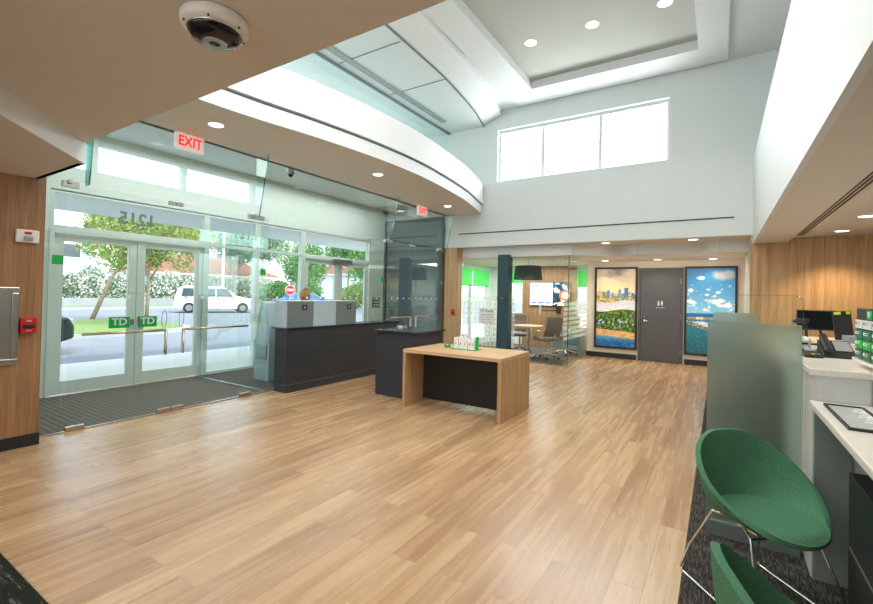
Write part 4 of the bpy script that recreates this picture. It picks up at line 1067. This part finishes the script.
# document tray on the lower top
t = thing('form_tray', (.5, 2.75, .935), 'flat black document tray holding a white form on the lower white worktop', 'tray')
f = MB(); f.box(.445, .455, 2.42, 2.93, .935, .947).box(.585, .595, 2.42, 2.93, .935, .947).box(.455, .585, 2.42, 2.43, .935, .947).box(.455, .585, 2.92, 2.93, .935, .947)
f.build('tray_frame', M['black'], t)
MB().box(.455, .585, 2.43, 2.92, .935, .94).build('form', M['paper'], t)
b = MB()
for i in range(22): b.box(.462, .578-(i*7 % 5)*.012, 2.445+i*.0215, 2.453+i*.0215, .94, .941)
b.build('printed_lines', M['gplas'], t)
t = thing('form_tray', (.615, 2.75, .935), 'second flat tray with dark form, right against the upstand at the frame edge', 'tray')
MB().box(.60, .652, 2.42, 2.75, .935, .943).build('tray_frame', M['gpan'], t); MB().box(.606, .648, 2.43, 2.74, .943, .945).build('form', M['lbl'], t)
# brochure rack
t = thing('card_rack', (.66, 3.0, 1.145), 'upright black card rack with a green TD header and rows of grey and green cards', 'rack')
X = .655; ya, yb, za, zb = 2.8, 3.39, 1.145, 1.42
Rz = Matrix.Rotation(0, 3, 'Z')
MB().box(X, X+.03, ya, yb, za, zb).build('rack_board', M['black'], t, bevel=.003)
g = MB().box(X-.004, X, 3.08, 3.17, 1.365, 1.412).build('header_logo', M['green'], t)
text('logo_letters', 'TD', .036, M['paper'], g, (X-.006, 3.125, 1.389), rot=ROT_W, bold=.001)
cols_ = [('wplas', 'wplas'), ('c1', 'c1'), ('c2', 'c2'), ('c3', 'c3')]
M['c1'] = pbr('deep_green_card', rgb(28, 120, 88), .5); M['c2'] = pbr('bright_green_card', rgb(30, 170, 70), .5); M['c3'] = pbr('forest_card', rgb(40, 110, 70), .5)
for r_ in range(4):
    for c_ in range(3):
        y1 = 3.38-c_*.16; z1 = 1.358-r_*.054
        o = MB().box(X-.008, X, y1-.14, y1, z1-.045, z1).build('card', M[cols_[r_][0]], t)
        MB().box(X-.010, X-.008, y1-.03, y1-.012, z1-.025, z1-.01).box(X-.010, X-.008, y1-.1, y1-.04, z1-.014, z1-.011).box(X-.010, X-.008, y1-.09, y1-.04, z1-.024, z1-.021).build('card_print', M['paper'] if r_ else M['gplas'], o)

# ================================================================== GREEN TUB CHAIRS
def tub_chair():
    r = thing('tub_chair', (0, 0, 0))
    # +y is the front.  th=0 at front, pi at back
    nth, nu = 56, 16
    def smooth(t): t = max(0, min(1, t)); return t*t*(3-2*t)
    def P(th, u):
        a = abs(((th+PI) % (2*PI))-PI)/PI             # 0 front .. 1 back
        Hh = .35*smooth((a-.14)/.80)
        Rs = .215+.05*math.exp(-(a/.33)**2)            # seat pan radius
        Rr = .30+.03*smooth((a-.25)/.3)*(1-smooth((a-.65)/.35)) - .01*a
        if u < .5:
            t = u/.5; rr = Rs*t; z = .415+.012*t*t
            z -= .0
        else:
            t = (u-.5)/.5
            rr = Rs+(Rr-Rs)*(math.sin(t*PI/2)*.75+.25*t)
            low = .02*(1-smooth(a/.35))*math.sin(t*PI/2)*-1.6
            z = .427+Hh*(t**1.35)+low
        x = rr*math.sin(th); y = rr*math.cos(th)
        x *= 1.0; y = y*(1.03 if y > 0 else .92)
        return Vector((x, y, z))
    b = MB(); cen = b.bm.verts.new(P(0, 0)); G_ = []
    for j in range(1, nu+1):
        G_.append([b.bm.verts.new(P(2*PI*i/nth, j/nu)) for i in range(nth)])
    for i in range(nth): b.bm.faces.new([cen, G_[0][i], G_[0][(i+1) % nth]])
    for A_, B_ in zip(G_, G_[1:]):
        for i in range(nth): b.bm.faces.new([A_[i], B_[i], B_[(i+1) % nth], A_[(i+1) % nth]])
    o = b.build('shell', M['felt'], r, smooth=True)
    md = o.modifiers.new('thick', 'SOLIDIFY'); md.thickness = .027; md.offset = -1
    md = o.modifiers.new('round', 'BEVEL'); md.width = .012; md.segments = 3; md.limit_method = 'ANGLE'; md.angle_limit = 1.0
    # side seams from the rim down to the seat
    for s in (-1, 1):
        pts = [P(s*1.25, .52+k*.048)+Vector((0, 0, .003)) for k in range(11)]
        MB().tube(pts, .003, n=5).build('seam', M['seam'], r)
    # slot plate at the junction of seat and back
    pts = [P(PI+(k-4)*.16, .50)+Vector((0, .012, .012)) for k in range(9)]
    MB().tube(pts, .007, n=6).build('slot_trim', M['bronze'], r)
    # wire sled legs: rear leg, floor runner, front leg; one loop each side
    for s in (-1, 1):
        pts = [(s*.13, -.02, .395), (s*.17, -.14, .385), (s*.235, -.245, .16), (s*.262, -.285, .03), (s*.262, -.27, .0085), (s*.262, -.2, .0085), (s*.262, .2, .0085), (s*.262, .265, .0085), (s*.260, .275, .03), (s*.235, .235, .18), (s*.19, .15, .375), (s*.13, .02, .395)]
        MB().tube(pts, .0075, n=8).build('sled_leg', M['chrome'], r, smooth=True)
    MB().tube([(-.17, -.14, .385), (.17, -.14, .385)], .006).tube([(-.19, .15, .378), (.19, .15, .378)], .006).box(-.14, .14, -.12, .13, .383, .392).build('under_frame', M['chrome'], r)
    return r
c0 = tub_chair()
c0.location = (.175, 2.68, .008); c0.scale = (.87, .87, .97); c0.rotation_euler.z = math.radians(-50)-PI/2
tag(c0, 'green felt tub chair on a wire sled base standing at the frosted partition', 'chair', 'green tub chairs')
c1 = copy_tree(c0); c1.location = (.225, 1.465, .008); c1.rotation_euler.z = math.radians(14)-PI/2
tag(c1, 'nearest green felt tub chair, cut off by the bottom edge of the photo', 'chair', 'green tub chairs')

# ================================================================== THE STAFF MEMBER behind the counter
def person(loc, rz):
    p = thing('person', loc, 'person with blonde hair in a bun and a dark top seated behind the counter screens', 'person')
    p.rotation_euler.z = rz
    V = []; E_ = []; Rr = []
    def v(co, r, par=None):
        V.append(co); Rr.append(r)
        if par is not None: E_.append((par, len(V)-1))
        return len(V)-1
    pel = v((0, 0, .62), .15); w1 = v((0, .01, .78), .135, pel); ch = v((0, .03, .98), .15, w1); nk = v((0, .04, 1.12), .06, ch); hd0 = v((0, .06, 1.20), .055, nk)
    for s in (-1, 1):
        sh = v((s*.17, .03, 1.06), .06, ch); el = v((s*.24, .10, .82), .043, sh); wr = v((s*.18, .33, .86), .028, el); pm = v((s*.17, .40, .86), .034, wr)
        for k in range(4):
            a = v((s*(.148+k*.018), .445, .862), .010, pm); q = v((s*(.146+k*.019), .475-.006*abs(k-1.4), .855), .009, a); v((s*(.146+k*.019), .492-.006*abs(k-1.4), .843), .008, q)
        a = v((s*.140, .405, .858), .011, pm); v((s*.125, .432, .85), .009, a)
        hp = v((s*.10, .03, .60), .095, pel); kn = v((s*.13, .40, .60), .065, hp); an = v((s*.13, .40, .18), .042, kn); v((s*.13, .50, .13), .04, an)
    me = bpy.data.meshes.new('body'); me.from_pydata(V, E_, []); 
    o = bpy.data.objects.new('body', me); C.objects.link(o); o.parent = p
    sk = o.modifiers.new('skin', 'SKIN'); o.modifiers.new('sub', 'SUBSURF').levels = 1; o.modifiers['sub'].render_levels = 2
    for i, r_ in enumerate(Rr): me.skin_vertices[0].data[i].radius = (r_, r_)
    me.skin_vertices[0].data[0].use_root = True; me.materials.append(M['skin'])
    # head
    hb = MB(); hb.ball((0, 0, 0), .1, sub=3)
    for vv in hb.bm.verts:
        x_, y_, z_ = vv.co
        vv.co = Vector((x_*.76*(1-.18*max(0, -z_)/.1), y_*.95+(.012 if z_ < 0 and y_ > 0 else 0), z_*1.16))
        if y_ > .07 and abs(x_) < .018 and -.035 < z_ < .02: vv.co.y += .018
        if y_ > .07 and .02 < abs(x_) < .05 and .0 < z_ < .03: vv.co.y -= .006
    T_ = Matrix.Translation((0, .085, 1.30)) @ Matrix.Rotation(-.3, 4, 'X')
    for vv in hb.bm.verts: vv.co = T_ @ vv.co
    h_ = MB(); h_.bm.free(); h_.bm = hb.bm
    hd = h_.build('head', M['skin'], None, smooth=True, origin=(0, 0, 0)); hd.parent = p; hd.location = (0, 0, 0)
    def onhead(c_): return T_ @ Vector(c_)
    def part(nm, mb, mt):
        o_ = mb.build(nm, mt, None, smooth=True, origin=(0, 0, 0)); o_.parent = hd; o_.location = (0, 0, 0); return o_
    for s in (-1, 1):
        part('eye', MB().ball(onhead((s*.03, .086, .012)), .011), M['dkscreen']); part('ear', MB().ball(onhead((s*.077, -.005, -.005)), .024, .35, .7, 1.1), M['skin'])
    part('mouth', MB().ball(onhead((0, .090, -.055)), .018, 1.2, .35, .3), M['red'])
    hr = MB(); hr.ball((0, -.012, .016), .104, .86, .98, 1.15, sub=3)
    dl = [vv for vv in hr.bm.verts if vv.co.y > .045 and vv.co.z < .062]
    bmesh.ops.delete(hr.bm, geom=dl, context='VERTS')
    for vv in hr.bm.verts: vv.co = T_ @ vv.co
    part('hair', hr, M['hair']); part('hair_bun', MB().ball(onhead((0, -.075, .105)), .042, 1.1, 1, .9), M['hair'])
    # clothing: blouse and trousers as looser skins over the body
    def clothes(nm, sel, ed, mt, grow):
        me_ = bpy.data.meshes.new(nm); me_.from_pydata([V[i] for i in sel], [(sel.index(a), sel.index(c_)) for a, c_ in E_ if a in sel and c_ in sel], [])
        o_ = bpy.data.objects.new(nm, me_); C.objects.link(o_); o_.parent = p
        o_.modifiers.new('skin', 'SKIN'); o_.modifiers.new('sub', 'SUBSURF').render_levels = 2
        for i, q in enumerate(sel): me_.skin_vertices[0].data[i].radius = (Rr[q]+grow, Rr[q]+grow)
        me_.skin_vertices[0].data[0].use_root = True; me_.materials.append(mt)
    n_arm = 4+14+2  # indices per side: sh, el, wr, pm, 12 finger, 2 thumb, hp, kn, an, foot
    base0 = 5; per = 22
    up = [0, 1, 2] + [base0, base0+1] + [base0+per, base0+per+1]
    clothes('blouse', up, None, M['cloth'], .014)
    i0 = base0+18
    clothes('trousers', [0, i0, i0+1, i0+2, i0+per, i0+per+1, i0+per+2], None, M['pants'], .012)
    return p
person((-5.95, 5.22, .06), math.radians(75))
s = thing('office_stool', (-5.95, 5.22, 0), 'dark stool under the seated person behind the counter', 'stool')
MB().lathe([(.19, .52), (.2, .53), (.2, .57), (.18, .59)], (-5.95, 5.22, 0), 28).build('seat', M['black'], s)
MB().cyl((-5.95, 5.22, .03), (-5.95, 5.22, .52), .03).build('column', M['chrome'], s); MB().lathe([(.24, .006), (.24, .02), (.04, .05)], (-5.95, 5.22, 0), 28).build('base', M['black'], s)

# ================================================================== OUTSIDE
GZ = -.12
S(MB().box(-120, -10.4, -60, 110, GZ-.3, GZ).build('floor_road', M['asphalt'], origin=(0,0,0)))
S(MB().box(-10.4, -7.45, -30, 60, GZ-.3, -.02).build('floor_sidewalk', M['walk'], origin=(0,0,0)))
S(MB().box(-7.45, -6.1, 9.1, 60, GZ-.3, -.02).box(-6.1, 4.5, 13.1, 60, GZ-.3, -.02).build('floor_side_yard', M['walk'], origin=(0,0,0)))
S(MB().box(-9.9, -7.5, -4, 14, 2.80, 2.96).build('trim_17', M['white'], origin=(0,0,0)))   # canopy
def island(x0, x1, y0, y1, r, z):
    pts = []
    for cx_, cy_, a0 in ((x1-r, y1-r, 0), (x0+r, y1-r, PI/2), (x0+r, y0+r, PI), (x1-r, y0+r, 3*PI/2)):
        for k in range(9): a = a0+k*PI/16; pts.append((cx_+r*math.cos(a), cy_+r*math.sin(a)))
    return pts
S(MB().prism(island(-23.6, -16.0, -6, 9.6, 2.2, 0), GZ, GZ+.14).build('trim_18', M['kerb'], origin=(0,0,0)))
S(MB().prism(island(-23.4, -16.2, -5.8, 9.4, 2.1, 0), GZ+.14, GZ+.17).build('floor_lawn', M['grass'], origin=(0,0,0)))
S(MB().box(-44, -37.5, -40, 90, GZ, GZ+.12).build('floor_verge', M['grass'], origin=(0,0,0)))
S(MB().box(-37.5, -36.2, -40, 90, GZ, GZ+.1).build('trim_19', M['kerb'], origin=(0,0,0)))

def foliage(name, blobs, n, size, mat, parent, extra=None, seed=1):
    rr = random.Random(seed); b = MB()
    tot = sum(s_[3]*s_[4]*s_[5] for s_ in blobs)
    for cx_, cy_, cz_, rx, ry, rz in blobs:
        for _ in range(max(20, int(2.6*n*rx*ry*rz/tot))):
            while True:
                p_ = Vector((rr.uniform(-1, 1), rr.uniform(-1, 1), rr.uniform(-1, 1)))
                if .35 < p_.length < 1: break
            q = Vector((cx_+p_.x*rx, cy_+p_.y*ry, cz_+p_.z*rz)); s_ = size*.62*rr.uniform(.6, 1.3)
            u = Vector((rr.uniform(-1, 1), rr.uniform(-1, 1), rr.uniform(-1, 1))).normalized(); w_ = u.orthogonal().normalized()
            vs = [b.bm.verts.new(q+u*s_), b.bm.verts.new(q+w_*s_*.5), b.bm.verts.new(q-u*s_), b.bm.verts.new(q-w_*s_*.5)]
            b.bm.faces.new(vs)
    return b.build(name, mat, parent)
def tree(x, y, h, crown, lean, mat, lab, n=1800, size=.14, seed=1, trunk=.13, grp=None, blossom=None, cz=None):
    t = thing('street_tree', (x, y, GZ+.1), lab, 'tree', grp)
    g = GZ+.1; lx, ly = lean
    cz_ = cz or h*.72
    MB().tube([(x, y, g), (x+lx*.35, y+ly*.35, g+cz_*.45), (x+lx, y+ly, g+cz_)], [trunk, trunk*.75, trunk*.4]).tube([(x+lx*.5, y+ly*.5, g+cz_*.55), (x+lx*.5+crown*.4, y+ly*.5+crown*.4, g+cz_+.4)], [trunk*.5, trunk*.2]).tube([(x+lx*.5, y+ly*.5, g+cz_*.6), (x+lx*.5-crown*.3, y+ly*.5-crown*.5, g+cz_+.3)], [trunk*.5, trunk*.2]).build('trunk', M['bark'], t, smooth=True)
    rr = random.Random(seed); bl = []
    for k in range(9):
        a = rr.uniform(0, 2*PI); q = rr.uniform(.1, .75)*crown
        bl.append((x+lx+q*math.cos(a), y+ly+q*math.sin(a), g+cz_+rr.uniform(-.15, .5)*(h-cz_)*1.2, crown*.5, crown*.5, (h-cz_)*.6))
    foliage('leaves', bl, n, size, mat, t, seed=seed)
    if blossom: foliage('blossom', bl, n//9, size*.7, blossom, t, seed=seed+50)
    return t
gt = 'street trees across the parking lot'
tree(-22.6, 8.1, 5.6, 2.8, (-.2, 1.9), M['leafa'], 'leaning tree with yellow-green leaves seen through the left entrance door', 3400, .16, 3, trunk=.10, grp=gt, blossom=M['orange'], cz=3.9)
tree(-18.4, 8.35, 4.6, 1.7, (0, .1), M['leafa'], 'small straight pale-trunked tree seen through the right entrance door', 2400, .12, 5, trunk=.08, grp=gt, blossom=M['orange'], cz=3.1)
tree(-30, 4.2, 6.5, 3.2, (0, .3), M['leafb'], 'dense green tree at the far left behind the leaning tree', 2400, .2, 8, grp=gt)
tree(-42, 30.5, 8.5, 3.6, (.2, 0), M['leafc'], 'grey-green tree behind the white car, left of the stop sign', 2400, .22, 9, grp=gt)
tree(-37.5, 24.2, 7.0, 2.5, (0, .2), M['leafc'], 'pale green palm-like tree above the stop sign', 2200, .17, 12, grp=gt)
tree(-29.6, 25.0, 5.6, 2.3, (0, .2), M['leafb'], 'green tree seen through the left leaf of the far exterior door', 3000, .16, 13, grp=gt, cz=3.2)
tree(-24, 27.4, 5.6, 2.3, (0, .2), M['leafb'], 'green tree seen through the right leaf of the far exterior door', 3000, .16, 14, grp=gt, cz=3.2)
tree(-36, 37.5, 8, 4.0, (0, .2), M['leafb'], 'large broad tree at the far right beyond the exterior doors', 2600, .24, 15, grp=gt)
# shrubs with white flowers: one long hedge that nobody could count by plant
gh = 'flowering shrubs along the far side of the road'
rr = random.Random(5)
for i in range(9):
    y = 8.2+i*2.75; xx = -40+rr.uniform(-.3, .3)
    t = thing('flowering_shrub', (xx, y, GZ+.1), 'white-flowered shrub across the road, %s of the row' % ['first from the left', 'second from the left', 'third from the left', 'fourth from the left', 'middle one', 'fifth from the right end', 'third from the right end', 'second from the right end', 'rightmost'][i] , 'shrub', gh)
    bl = [(xx, y, 1.2, 1.1, 1.3, 1.2), (xx+.2, y+.4, 1.9+rr.uniform(-.2, .4), .9, .85, .8), (xx, y-.45, 1.6, .9, .85, .9)]
    foliage('leaves', bl, 1000, .17, M['leafc'], t, seed=20+i)
    foliage('blossom', [(a+.3, b_, c_+.15, d_, e_, f_) for a, b_, c_, d_, e_, f_ in bl], 420, .15, M['flower'], t, seed=60+i)
gl = 'leafy bushes beyond the far exterior door'
for i, (xx, yy, w_) in enumerate(((-35.5, 27.0, 2.2), (-29, 31.0, 2.2), (-36, 31.0, 2.4), (-23, 32.0, 2.0))):
    t = thing('leafy_bush', (xx, yy, GZ), ['low leafy bush outside, left one seen through the far exterior door', 'broad leafy bush outside, middle of the far exterior door glass', 'leafy bush standing behind the other bushes outside the far door', 'leafy bush outside at the right end of the far exterior door'][i], 'bush', gl)
    bl = [(xx, yy, 1.0, w_*.7, w_*.7, 1.1), (xx+.4, yy+.5, 1.5, w_*.6, w_*.6, .9)]
    MB().tube([(xx, yy, GZ), (xx, yy, 1.2)], [.08, .03]).build('stem', M['bark'], t)
    foliage('leaves', bl, 1500, .18, M['leafa' if i % 2 else 'leafb'], t, seed=90+i)
S(MB().box(-38.3, -38.0, -30, 60, GZ+.1, .62).build('trim_21', M['gplas'], origin=(0,0,0)))
# buildings
def house(name, x0, x1, y0, y1, h, roof, mat, rmat, lab, wins):
    t = thing(name, ((x0+x1)/2, (y0+y1)/2, GZ+.1), lab, 'building')
    MB().box(x0, x1, y0, y1, GZ+.1, h).build('walls', mat, t)
    o = .7; ym, xm = (y0+y1)/2, (x0+x1)/2
    if roof:
        b = MB(); P_ = [(x0-o, y0-o, h), (x1+o, y0-o, h), (x1+o, y1+o, h), (x0-o, y1+o, h), (xm-.5, y0+3, h+roof), (xm+.5, y0+3, h+roof), (xm+.5, y1-3, h+roof), (xm-.5, y1-3, h+roof)]
        v = [b.bm.verts.new(q) for q in P_]
        for f_ in ((0, 3, 2, 1), (4, 5, 6, 7), (0, 1, 5, 4), (1, 2, 6, 5), (2, 3, 7, 6), (3, 0, 4, 7)): b.bm.faces.new([v[i] for i in f_])
        b.build('roof', rmat, t)
        MB().box(x0-o-.05, x1+o+.05, y0-o-.05, y1+o+.05, h-.18, h).build('eaves', M['stucco'], t)
    else: MB().box(x0-.2, x1+.2, y0-.2, y1+.2, h, h+.3).build('parapet', M['stucco'], t)
    for (a, c_, z0_, z1_) in wins:
        o_ = MB().box(x1, x1+.06, a, c_, z0_, z1_).build('window', M['stucco'], t)
        MB().box(x1+.06, x1+.08, a+.12, c_-.12, z0_+.12, z1_-.12).build('pane', M['carglass'], o_)
    return t
house('roadside_shop', -54, -46, 21.5, 35, 3.0, 2.1, M['stucco'], M['rooft'], 'low white building with a brown tiled roof beyond the white car', [(23, 25.5, .8, 2.4), (27, 30, .8, 2.4), (31.2, 33.6, .8, 2.4)])
house('apartment_block', -62, -50, 1, 18, 6.2, 0, M['bluest'], M['rooft'], 'pale blue apartment block behind the leaning tree', [(7, 9, 1, 2.6), (11, 13, 1, 2.6), (15, 17, 1, 2.6), (7, 9, 4, 5.4), (11, 13, 4, 5.4), (15, 17, 4, 5.4)])
house('office_block', -75, -60, 30, 52, 11, 0, M['stucco'], M['rooft'], 'tall white block rising behind the brown-roofed building', [(31.5, 34, 5, 6.6), (36, 38.5, 5, 6.6), (31.5, 34, 8, 9.6), (36, 38.5, 8, 9.6), (40.5, 43, 8, 9.6)])
house('white_house', -58, -48, 50, 70, 4.2, 2, M['stucco'], M['rooft'], 'white house among the trees beyond the far exterior door', [(52, 54.5, .8, 2.6), (57, 59.5, .8, 2.6)])
# cars
def car(loc, rz, mat, lab, L_=4.6, H_=1.72, W_=1.85, suv=True):
    t = thing('parked_car', loc, lab, 'car'); t.rotation_euler.z = rz
    def add(mb, nm, mt, par, **kw):
        o = mb.build(nm, mt, None, origin=(0, 0, 0), **kw); o.parent = par; o.location = (0, 0, 0); return o
    h = L_/2
    prof = [(-h, .38), (-h, .75), (-h+.05, 1.0), (-h+.28, H_-.1), (-h+.6, H_), (.2, H_), (.55, H_-.09), (1.22, 1.14), (h-.1, .92), (h, .72), (h, .38), (h-.4, .26), (-h+.3, .26)]
    if not suv: prof = [(-h, .38), (-h, .75), (-h+.1, .98), (-h+.7, 1.02), (-h+1.3, H_), (.4, H_), (1.2, 1.0), (h-.1, .85), (h, .65), (h, .38), (h-.4, .24), (-h+.3, .24)]
    b = MB(); 
    layers = [(-W_/2, .0), (-W_/2+.02, 0), (W_/2-.02, 0), (W_/2, 0)]
    R_ = []
    for y_ in (-W_/2, 0, W_/2):
        R_.append([b.bm.verts.new((x_, (y_*(1-.16*max(0, (z_-1.0))/.7)), z_)) for x_, z_ in prof])
    n = len(prof)
    for A_, B_ in zip(R_, R_[1:]):
        for k in range(n): b.bm.faces.new([A_[k], A_[(k+1) % n], B_[(k+1) % n], B_[k]])
    b.bm.faces.new(R_[0]); b.bm.faces.new(list(reversed(R_[-1])))
    body = add(b, 'car_body', mat, t, bevel=.05)
    for s in (-1, 1):
        yy_ = lambda z_: s*(W_/2*(1-.16*max(0, z_-1.0)/.7)+.012)
        zt, zb_ = H_-.14, 1.08
        cuts = ((-h+.42, -.95), (-.88, -.08), (-.01, 1.0)) if suv else ((-h+1.25, -.55), (-.48, .25), (.32, .85))
        for i, (a, c_) in enumerate(cuts):
            at_, ct_ = a+(.08 if i == 0 else 0), c_-(.35 if i == 2 else 0)
            m_ = MB(); q = [(a, yy_(zb_), zb_), (c_, yy_(zb_), zb_), (ct_, yy_(zt), zt), (at_, yy_(zt), zt)]
            m_.slab(q, (0, -s*.02, 0)); add(m_, 'side_window', M['carglass'], t)
        for x_ in (-h+.85, h-.85):
            wh = add(MB().cyl((x_, s*(W_/2-.2), .34), (x_, s*(W_/2+.02), .34), .34, n=28), 'wheel', M['tyre'], t)
            add(MB().cyl((x_, s*(W_/2+.02), .34), (x_, s*(W_/2+.03), .34), .2, n=20), 'hubcap', M['steel'], wh)
        add(MB().box(h-.16, h+.01, s*.62-.16, s*.62+.16, .68, .82), 'headlight', M['lbl'], t, bevel=.02)
        add(MB().box(-h-.01, -h+.08, s*.72-.1, s*.72+.1, .75, 1.0), 'tail_light', M['red'], t, bevel=.01)
        add(MB().box(.95, 1.12, s*(W_/2+.0), s*(W_/2+.16), 1.05, 1.2), 'wing_mirror', mat, t, bevel=.02)
    add(MB().slab([(1.2, -.68, 1.17), (1.2, .68, 1.17), (.6, .6, H_-.11), (.6, -.6, H_-.11)], (.03, 0, .02)) if suv else MB().slab([(1.18, -.68, 1.02), (1.18, .68, 1.02), (.46, .6, H_-.05), (.46, -.6, H_-.05)], (.03, 0, .02)), 'windscreen', M['carglass'], t)
    add(MB().box(h-.02, h+.02, -.42, .42, .42, .7), 'grille', M['black'], t)
    return t
car((-28.9, 17.4, GZ), math.radians(64), M['carw'], 'white SUV driving past on the road outside', L_=4.9, H_=1.75)
car((-13.6, 2.0, GZ), math.radians(85), M['cark'], 'dark car at the left edge of the entrance door glass', L_=4.5, H_=1.5, suv=False)
car((-25.2, 21.9, GZ), math.radians(64), M['carb'], 'blue car beyond the sloping bank machine, right of the white SUV', L_=4.4, H_=1.45, suv=False)
# stop sign
s = thing('stop_sign', (-17.06, 13.95, GZ), 'red octagonal STOP sign on a post outside, seen above the counter', 'sign')
ax = Vector((17.06, -13.95, 0)).normalized(); up_ = Vector((0, 0, 1)); rt = up_.cross(ax)
cpt = Vector((-17.06, 13.95, 1.48))
def octa(r_, off): return [tuple(cpt+ax*off+(rt*math.cos(PI/8+k*PI/4)+up_*math.sin(PI/8+k*PI/4))*r_) for k in range(8)]
MB().slab(octa(.24, 0), tuple(ax*.01)).build('sign_border', M['paper'], s)
MB().slab(octa(.22, .011), tuple(ax*.004)).build('sign_face', M['stop'], s)
text('sign_letters', 'STOP', .155, M['paper'], s, cpt+ax*.02, rot=(PI/2, 0, math.atan2(ax.y, ax.x)+PI/2), bold=.006, sx=.85)
MB().cyl((-17.09, 13.97, GZ), (-17.09, 13.97, 1.7), .025).build('sign_post', M['steel'], s)
s = thing('lamp_post', (-32.3, 20.0, GZ), 'tall thin pale lamp post beyond the white SUV', 'lamp post')
MB().cyl((-32.3, 20.0, GZ), (-32.3, 20.0, 7.2), .11, .07).build('pole', M['stucco'], s); MB().box(-32.4, -31.3, 19.9, 20.1, 7.1, 7.25).build('lamp_arm', M['stucco'], s); MB().cyl((-32.3, 20.0, GZ), (-32.3, 20.0, .3), .22).build('pole_base', M['kerb'], s)
s = thing('utility_box', (-19.6, 8.6, GZ+.17), 'small teal utility post on the grass beside the leaning tree', 'post')
MB().box(-19.75, -19.45, 8.45, 8.75, GZ+.17, .62).build('box_body', pbr('teal_metal', rgb(90, 140, 140), .5), s, bevel=.03); MB().box(-19.78, -19.42, 8.42, 8.78, .62, .68).build('box_lid', M['gplas'], s)
S(MB().box(-9.7, -9.4, 5.25, 5.55, -.02, 3.02).build('trim_20', M['stucco'], origin=(0,0,0))) if False else None

# ================================================================== CAMERA
f = 444.0; pcy = 288.0
cam = bpy.data.cameras.new('camera'); co = bpy.data.objects.new('camera', cam); C.objects.link(co)
cam.sensor_fit = 'HORIZONTAL'; cam.sensor_width = 36; cam.lens = 36*f/873; cam.shift_y = -(302-pcy)/873; cam.clip_start = .05; cam.clip_end = 400
yaw = math.atan2(719.5-436.5, f); pitch = math.radians(.77); roll = .0215
F_ = Vector((-math.sin(yaw)*math.cos(pitch), math.cos(yaw)*math.cos(pitch), math.sin(pitch)))
R0 = Vector((math.cos(yaw), math.sin(yaw), 0)); U0 = R0.cross(F_)
Rr_ = R0*math.cos(roll)+U0*math.sin(roll); Uu = U0*math.cos(roll)-R0*math.sin(roll)
co.matrix_world = Matrix(((Rr_.x, Uu.x, -F_.x, 0), (Rr_.y, Uu.y, -F_.y, 0), (Rr_.z, Uu.z, -F_.z, 1.45), (0, 0, 0, 1)))
bpy.context.scene.camera = co

# ================================================================== LIGHT
wd = bpy.data.worlds.new('sky'); bpy.context.scene.world = wd; wd.use_nodes = True
nt = wd.node_tree
for n in list(nt.nodes): nt.nodes.remove(n)
out = N(nt, 'ShaderNodeOutputWorld'); bg = N(nt, 'ShaderNodeBackground')
sky = N(nt, 'ShaderNodeTexSky'); sky.sky_type = 'NISHITA'; sky.sun_disc = False; sky.sun_elevation = math.radians(50); sky.sun_rotation = math.radians(90); sky.dust_density = 3
mx = N(nt, 'ShaderNodeMixRGB'); mx.inputs[0].default_value = .8; mx.inputs[2].default_value = (.90, .96, 1.0, 1)
L(nt, sky.outputs[0], mx.inputs[1]); L(nt, mx.outputs[0], bg.inputs[0]); bg.inputs[1].default_value = 2.2
L(nt, bg.outputs[0], out.inputs[0])
def light(kind, name, loc, rot, energy, size=1, sizey=None, col=(1, 1, 1), **k):
    l = bpy.data.lights.new(name, kind); l.energy = energy; l.color = col
    if kind == 'AREA':
        l.shape = 'RECTANGLE'; l.size = size; l.size_y = sizey or size
    if kind == 'SUN': l.angle = size
    o = bpy.data.objects.new(name, l); C.objects.link(o); o.location = loc; o.rotation_euler = rot; return o
light('SUN', 'sun', (0, 0, 20), (math.radians(38), 0, math.radians(112)), 2.6, math.radians(3), col=(1, .97, .92))
# added fill lamps that brighten the atrium from out of view
light('AREA', 'atrium_fill', (-1.6, 3.2, 5.4), (0, 0, 0), 165, 3.2, 2.0, (1, .98, .95))
light('AREA', 'atrium_side_fill', (-1.8, 1.6, 4.2), (math.radians(80), 0, 0), 60, 4.5, 1.6, (.95, .99, 1))
# added fill behind the camera, in place of the unseen hall's lights
light('AREA', 'rear_fill', (-1.6, -1.4, 2.35), (math.radians(35), 0, 0), 150, 4.0, 1.8, (1, .95, .89))
light('AREA', 'upper_fill', (-6.9, 5.2, 4.6), (0, math.radians(-90), 0), 40, .8, 6.5, (.93, .98, 1))  # added fill in front of the upper windows, boosts their daylight
light('AREA', 'clerestory_fill', (-2.5, 9.6, 4.6), (math.radians(-90), 0, 0), 160, 3.2, 1.1, (.95, .98, 1))  # added panel outside the clerestory, strengthens the daylight coming in
light('AREA', 'meeting_fill', (-4.4, 11.2, 2.3), (0, 0, 0), 100, 1.6, 1.6, (1, .96, .9))  # fill added to brighten the meeting room, not a fitting
light('AREA', 'vestibule_fill', (-6.4, 5.2, 3.5), (0, 0, 0), 85, 1.2, 6, (.97, 1, .98))  # added fill under the vestibule ceiling, no fitting modelled
light('AREA', 'hall_end_fill', (-1.2, 10.0, 2.28), (math.radians(25), 0, 0), 40, 2.6, .5, (1, .93, .84))  # extra fill added to lift the picture wall
light('AREA', 'counter_fill', (2.4, 5.0, 2.4), (0, 0, 0), 45, 1.6, 5.0, (1, .88, .72))  # fill added over the teller area besides its downlights

sc = bpy.context.scene
sc.view_settings.view_transform = 'Standard'
sc.view_settings.look = 'None'
sc.view_settings.exposure = -.25
sc.cycles.use_denoising = True
sc.cycles.max_bounces = 10; sc.cycles.diffuse_bounces = 4; sc.cycles.transparent_max_bounces = 24; sc.cycles.transmission_bounces = 6
sc.cycles.sample_clamp_indirect = 6
